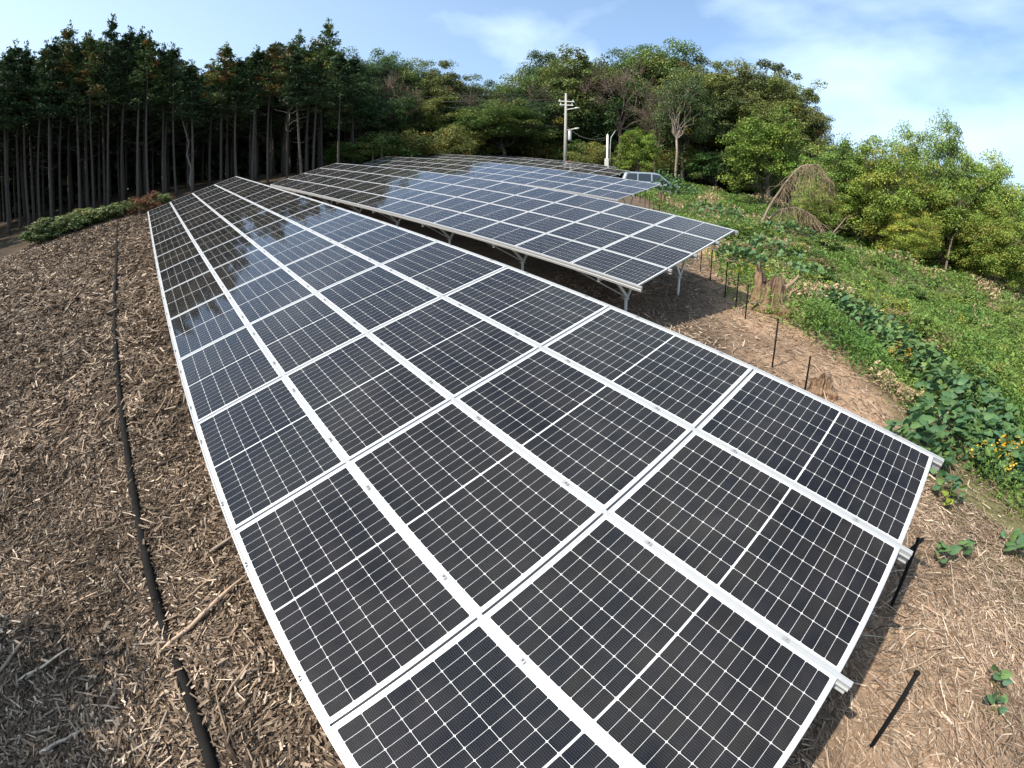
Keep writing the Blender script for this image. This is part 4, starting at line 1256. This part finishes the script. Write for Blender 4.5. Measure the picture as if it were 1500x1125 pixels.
def heart_mesh():
    m = MB()
    o = np.array([(0, 0), (0.18, 0.10), (0.36, 0.06), (0.47, -0.14), (0.42, -0.42), (0.22, -0.74), (0, -1.0), (-0.22, -0.74), (-0.42, -0.42), (-0.47, -0.14), (-0.36, 0.06), (-0.18, 0.10)])
    z = -0.25 * np.abs(o[:, 0]) - 0.18 * (o[:, 1] + 0.3) ** 2
    V = np.vstack([np.c_[o[:, 0], o[:, 1] * 0.9, z], [(0, -0.38, 0.0)]])
    t = [(i, (i + 1) % 12, 12) for i in range(12)]
    return m, V, t
def heart(col):
    m, V, t = heart_mesh()
    return m.add(V, None, t, col).mesh('leaf', M_leaf)
LEAFM = [heart(c) for c in ((0.07, 0.145, 0.062), (0.085, 0.165, 0.062), (0.06, 0.13, 0.068), (0.10, 0.185, 0.062))]
LEAF_Y = heart((0.24, 0.30, 0.04))
def vine(px, py, rx, ry, h, n_obj, n_join, leaf, label, seed, group='big leaved vines', yellow=0.0, spread=True):
    rng = np.random.default_rng(seed)
    p = gp(px, py)
    root = empty('leafy_vine', label, 'vine', p, group)
    st = MB()
    for _ in range(7):
        an = rng.uniform(0, 6.28); e = np.array([math.cos(an) * rx * 0.8, math.sin(an) * ry * 0.8, 0])
        P = bent(np.zeros(3), e, rng, 6, 0.1)
        P[:, 2] = gz(P[:, 0] + p[0], P[:, 1] + p[1]) - p[2] + h * 0.5 * np.sin(np.linspace(0.2, 2.9, 6))
        st.tube(P, np.linspace(0.008, 0.003, 6), 4, (0.13, 0.12, 0.05), cap=False)
    obj('stem', st.mesh('stem', M_bark), root, kind='stuff')
    def spots(n):
        an = rng.uniform(0, 6.28, n); r = np.sqrt(rng.random(n))
        x, y = np.cos(an) * r * rx, np.sin(an) * r * ry
        dome = np.clip(1 - r ** 2, 0, 1) ** 0.5
        z = gz(x + p[0], y + p[1]) - p[2] + 0.08 + 1.25 * h * dome * (0.6 + 0.6 * vnoise(x + p[0], y + p[1], 0.5, 48)) * rng.uniform(0.65, 1.08, n)
        return x, y, z
    x, y, z = spots(n_obj)
    for i in range(n_obj):
        me = LEAF_Y if rng.random() < yellow else LEAFM[rng.integers(4)]
        o = obj('leaf', me, root, (x[i], y[i], z[i]))
        s = leaf * rng.uniform(0.8, 1.4)
        o.scale = (s, s, s)
        # leaves face the light, tips hanging down the slope towards the open side
        o.rotation_euler = (rng.normal(-0.35, 0.35), rng.normal(-0.2, 0.35), rng.normal(0.4, 0.9))
    if n_join:
        x, y, z = spots(n_join)
        z = z - rng.uniform(0, 0.18, n_join) * (h / 0.4)
        _, V, t = heart_mesh(); t = np.array(t)
        mb = MB()
        for i in range(n_join):
            s = leaf * rng.uniform(0.7, 1.25)
            from mathutils import Euler
            Rm = np.array(Euler((rng.normal(-0.35, 0.5), rng.normal(-0.2, 0.5), rng.normal(0.4, 1.3))).to_matrix())
            base = np.array(((0.07, 0.145, 0.062), (0.09, 0.17, 0.058), (0.115, 0.18, 0.05))[rng.integers(3)]) * rng.uniform(0.8, 1.2)
            mb.add((V * s) @ Rm.T + np.array([x[i], y[i], z[i]]), None, t, base)
        obj('foliage', mb.mesh('foliage', M_leaf), root, kind='stuff')
for i, a_ in enumerate(VINES):
    vine(*a_[:8], a_[8], 400 + i, yellow=0.02)
vine(1384, 748, 0.10, 0.10, 0.2, 6, 0, 0.11, 'bright yellow green leaf cluster at the array corner', 450, yellow=1.0)

def flowers(px, py, r, n, col, label, seed):
    rng = np.random.default_rng(seed)
    p = gp(px, py)
    root = empty('flowering_weed', label, 'plant', p, 'flowering weeds')
    st, fl = MB(), MB()
    for _ in range(n):
        x, y = rng.normal(0, r, 2)
        z0 = float(gz(x + p[0], y + p[1])) - p[2]; h = rng.uniform(0.3, 0.6)
        st.tube(bent(np.array([x, y, z0]), np.array([x + rng.normal(0, .06), y + rng.normal(0, .06), z0 + h]), rng, 4, 0.05), [0.005, 0.004, 0.003, 0.002], 4, (0.09, 0.12, 0.035), cap=False)
        m = 16
        c = np.array([x, y, z0 + h]) + rng.normal(0, 1, (m, 3)) * np.array([0.05, 0.05, 0.05])
        leaf_cards(fl, c, np.array([0, 0, 1.0]) + rng.normal(0, 0.5, (m, 3)), rng.normal(0, 1, (m, 3)), 0.05, 0.035, jitter_col(col, m, rng, 0.25))
        c = np.array([x, y, z0]) + rng.random((14, 1)) * np.array([0, 0, h * 0.8]) + rng.normal(0, 0.05, (14, 3))
        leaf_cards(fl, c, np.array([0, 0, 0.8]) + rng.normal(0, 0.5, (14, 3)), rng.normal(0, 1, (14, 3)), 0.10, 0.03, jitter_col((0.09, 0.13, 0.03), 14, rng, 0.3))
    obj('stem', st.mesh('stem', M_bark), root, kind='stuff')
    obj('flower_heads', fl.mesh('flower_heads', M_leaf), root, kind='stuff')
for i, a_ in enumerate([(1288, 455, 0.25, 5, (0.62, 0.50, 0.02), 'yellow flowering weed on the slope above the vine patch'), (1318, 548, 0.3, 7, (0.55, 0.26, 0.03), 'orange leaved weed between vine patch and bare earth'),
                        (1478, 694, 0.3, 7, (0.60, 0.33, 0.02), 'orange yellow weed at the foot of the trailing vine'), (1432, 700, 0.25, 4, (0.55, 0.36, 0.03), 'yellow weed below the lush vine mound'),
                        (1310, 478, 0.3, 8, (0.50, 0.44, 0.03), 'pale yellow weed uphill of the vine patch'), (1405, 495, 0.2, 6, (0.55, 0.36, 0.03), 'golden weed amid dry leaves on the slope'),
                        (1100, 412, 0.3, 8, (0.55, 0.38, 0.03), 'yellow weed beside the splintered stump'), (1025, 388, 0.4, 14, (0.40, 0.42, 0.04), 'yellow green weed behind the second array corner'),
                        (1490, 600, 0.4, 10, (0.42, 0.38, 0.04), 'yellowish weed on the open slope beyond the lush mound')]):
    flowers(*a_, 500 + i)

# ------------------------------------------------------------------ utility pole, service pole, wires
M_pole = simple('weathered_concrete_pole', (0.33, 0.305, 0.265), 0.85, 0, 0.2, 3, 0.2)
M_white = simple('pale_painted_steel', (0.62, 0.60, 0.54), 0.6, 0, 0.1, 6)
M_grey = simple('grey_metal', (0.42, 0.43, 0.43), 0.55, 0.3, 0.1, 8)
M_cable = simple('black_cable', (0.02, 0.02, 0.02), 0.6)
M_cer = simple('porcelain', (0.75, 0.74, 0.70), 0.3)
pb, ph = stand(829, 137, 50)
up_ = empty('utility_pole', 'tall tan utility pole with side arms and a hanging transformer', 'utility pole', pb)
obj('pole', MB().tube([(0, 0, -0.5), (0, 0, ph * 0.5), (0, 0, ph)], [0.19, 0.16, 0.11], 12).mesh('pole', M_pole, True), up_)
def arm(z, x0, x1, r=0.045):
    a_ = obj('crossarm', MB().box((x0, -0.06 - r, z - r), (x1, -0.06 + r, z + r)).mesh('crossarm', M_white), up_)
    return a_
for zf, x0, x1, nins in ((0.90, -0.75, 0.85, 3), (0.855, -0.65, 0.75, 2)):
    a_ = arm(ph * zf, x0, x1)
    for k in range(nins):
        xx = x0 + 0.12 + (x1 - x0 - 0.24) * k / max(nins - 1, 1)
        obj('insulator', MB().tube([(xx, -0.06, ph * zf + 0.04), (xx, -0.06, ph * zf + 0.09), (xx, -0.06, ph * zf + 0.14), (xx, -0.06, ph * zf + 0.2)], [0.03, 0.06, 0.035, 0.05], 8).mesh('insulator', M_cer), a_)
for zf in (0.80, 0.55):
    m = MB().tube([(0.1, -0.05, ph * zf), (1.25, -0.15, ph * zf + 0.22)], [0.05, 0.05], 8)
    m.tube([(0.9, -0.12, ph * zf + 0.17), (1.35, -0.16, ph * zf + 0.24)], [0.09, 0.07], 8)
    obj('side_arm', m.mesh('side_arm', M_white, True), up_)
obj('transformer', MB().tube([(0.42, -0.1, ph * 0.42), (0.42, -0.1, ph * 0.44), (0.42, -0.1, ph * 0.53), (0.42, -0.1, ph * 0.545)], [0.15, 0.19, 0.19, 0.12], 14).mesh('transformer', M_grey, True), up_)
obj('meter_box', MB().box((0.25, -0.3, 0.9), (0.6, -0.1, 1.6)).mesh('meter_box', simple('rusty_box', (0.22, 0.08, 0.05), 0.8, 0, 0.3, 6)), up_)
sb, sh = stand(890, 198, 47)
sp_ = empty('service_pole', 'short white service pole with a meter box and a curved cable conduit', 'pole', sb)
obj('pole', MB().tube([(0, 0, -0.4), (0, 0, sh)], [0.12, 0.10], 12).mesh('pole', M_white, True), sp_)
obj('meter_box', MB().box((-0.28, -0.28, sh * 0.22), (0.08, -0.1, sh * 0.46)).mesh('meter_box', M_white), sp_)
obj('conduit', MB().tube([(0.28, 0, 0), (0.28, 0, sh * 0.8), (0.34, 0, sh * 0.95), (0.75, 0, sh * 1.12)], [0.035, 0.035, 0.035, 0.03], 8).mesh('conduit', M_grey, True), sp_)
obj('insulator', MB().tube([(0.0, 0, sh), (0, 0, sh + 0.06), (0, 0, sh + 0.13)], [0.05, 0.07, 0.03], 8).mesh('insulator', M_cer), sp_)
def wire(p0, p1, sag, r, label, n=24):
    t = np.linspace(0, 1, n)[:, None]
    P = p0 * (1 - t) + p1 * t
    P[:, 2] -= sag * 4 * (t * (1 - t))[:, 0]
    o = obj('power_line', MB().tube(P - p0, r, 5).mesh('power_line', M_cable, True), None, p0)
    tag(o, label, 'cable', 'overhead lines')
wire(pb + np.array([0.1, 0, ph * 0.6]), sb + np.array([0, 0, sh * 0.97]), 0.75, 0.03, 'thick cable sagging from the utility pole to the white service pole')
for k, (zf, dx, z1) in enumerate(((0.99, 0.0, 9.8), (0.92, -0.6, 9.2), (0.92, 0.6, 9.1), (0.87, -0.5, 8.0), (0.60, 0, 5.6))):
    q = pb + np.array([dx, -0.06, ph * zf])
    e = np.array([-34.0 + dx, 57.0, gz(-34, 57) + z1])
    wire(q, e, 0.7, 0.022, 'thin overhead line running from the utility pole into the conifers')
q, _ = stand(940, 176, 46)
wire(sb + np.array([0.75, 0, sh * 1.12]), sb + np.array([9.0, 2.0, sh * 1.12 + 3.6]), 0.5, 0.02, 'cable rising from the white service pole into the trees')

# ------------------------------------------------------------------ parked van behind the vines
M_car = simple('silver_car_paint', (0.36, 0.39, 0.41), 0.3, 0.55, 0.03, 4)
M_win = simple('tinted_glass', (0.015, 0.02, 0.024), 0.06, 0, 0, 4, spec=0.8)
M_tyre = simple('tyre_rubber', (0.015, 0.015, 0.015), 0.85)
M_lamp = simple('lamp_lens', (0.7, 0.7, 0.68), 0.12)
pv = gp(966, 284)
d_ = ray(952, 262); hh_ = math.hypot(d_[0], d_[1]); D_ = 39.5
pv = np.array([d_[0] / hh_ * D_, d_[1] / hh_ * D_, 0]); pv[2] = float(gz(pv[0], pv[1])) - 0.02
van = empty('parked_van', 'silver van parked behind the vines with only roof and windows showing', 'van', pv, rz=rad(-6))
prof = np.array([(-2.25, 0.42), (-2.32, 0.9), (-2.28, 1.15), (-2.08, 1.72), (-1.75, 1.84), (0.2, 1.86), (0.62, 1.78), (1.42, 1.18), (2.15, 0.98), (2.28, 0.72), (2.25, 0.40)])
def van_body():
    m = MB(); n = len(prof); rows = []
    for y, s in ((-0.84, 0.0), (-0.80, 0.6), (-0.70, 1.0), (0.70, 1.0), (0.80, 0.6), (0.84, 0.0)):
        q = prof.copy()
        c_ = np.array([0, 0.75])
        up2 = np.clip((q[:, 1] - 1.0) / 0.86, 0, 1)
        yy = y * (1 - 0.16 * up2)
        qq = c_ + (q - c_) * (0.965 + 0.035 * s)
        rows.append(np.c_[qq[:, 0], yy, qq[:, 1]])
    V = np.vstack(rows); k = len(rows)
    q = [(i * n + j, i * n + (j + 1) % n, (i + 1) * n + (j + 1) % n, (i + 1) * n + j) for i in range(k - 1) for j in range(n)]
    V = np.vstack([V, [(0, -0.85, 0.8)], [(0, 0.85, 0.8)]])
    t = [(k * n, (j + 1) % n, j) for j in range(n)] + [(k * n + 1, (k - 1) * n + j, (k - 1) * n + (j + 1) % n) for j in range(n)]
    return m.add(V, q, t)
obj('body', van_body().mesh('body', M_car, False), van)
def van_win(pts, side):
    P = []
    for x, z in pts:
        y = -(0.845 * (1 - 0.16 * min(max((z - 1.0) / 0.86, 0), 1)) + 0.012)
        P.append((x, y * side, z))
    return MB().add(P, [(0, 1, 2, 3)]).mesh('window', M_win)
for sd_ in (1, -1):
    for pts in (((-2.05, 1.16), (-1.15, 1.14), (-1.12, 1.70), (-1.86, 1.68)), ((-1.05, 1.14), (-0.05, 1.12), (-0.05, 1.72), (-1.02, 1.70)), ((0.07, 1.12), (1.28, 1.12), (0.62, 1.66), (0.07, 1.72))):
        obj('window', van_win(pts, sd_), van)
    for wx in (-1.45, 1.45):
        w_ = obj('wheel', MB().tube([(0, -0.11, 0), (0, 0.11, 0)], [0.33, 0.33], 20).mesh('wheel', M_tyre), van, (wx, -0.76 * sd_, 0.33))
        obj('rim', MB().tube([(0, -0.12, 0), (0, 0.12, 0)], [0.2, 0.2], 14).mesh('rim', M_grey), w_)
    obj('headlight', MB().box((2.12, -0.22, 0.72), (2.275, 0.12, 0.88)).mesh('headlight', M_lamp), van, (0, -0.52 * sd_, 0))
wsx = [(0.66, 1.74), (1.38, 1.20)]
obj('windscreen', MB().add([(0.67, -0.62, 1.755), (1.40, -0.70, 1.205), (1.40, 0.70, 1.205), (0.67, 0.62, 1.755)], [(0, 1, 2, 3)]).mesh('windscreen', M_win), van, (0.02, 0, 0.015))

# snag and cut trunk between the conifers and the broadleaf wood
for px, pt, d, r, lab in ((545, 212, 46, 0.10, 'thin crooked snag between plantation and wood'), (559, 198, 46.5, 0.17, 'ivy topped broken trunk catching the sun at the gap in the trees')):
    p, h = stand(px, pt, d)
    rng = np.random.default_rng(int(px))
    P = bent(np.array([0, 0, -0.2]), np.array([0.1, 0, h]), rng, 7, 0.03)
    o = tag(obj('broken_trunk', MB().tube(P, np.linspace(r, r * 0.6, 7), 9, (0.30, 0.20, 0.13)).mesh('broken_trunk', M_bark, True), None, p), lab, 'trunk')
    if px == 559:
        m = MB(); nn = 260
        c = np.array([0.1, 0, h * 0.85]) + rng.normal(0, 1, (nn, 3)) * np.array([0.22, 0.22, 0.5])
        leaf_cards(m, c, rng.normal(0, 1, (nn, 3)), rng.normal(0, 1, (nn, 3)), 0.14, 0.09, jitter_col((0.11, 0.13, 0.03), nn, rng))
        obj('ivy', m.mesh('ivy', M_leaf), o)
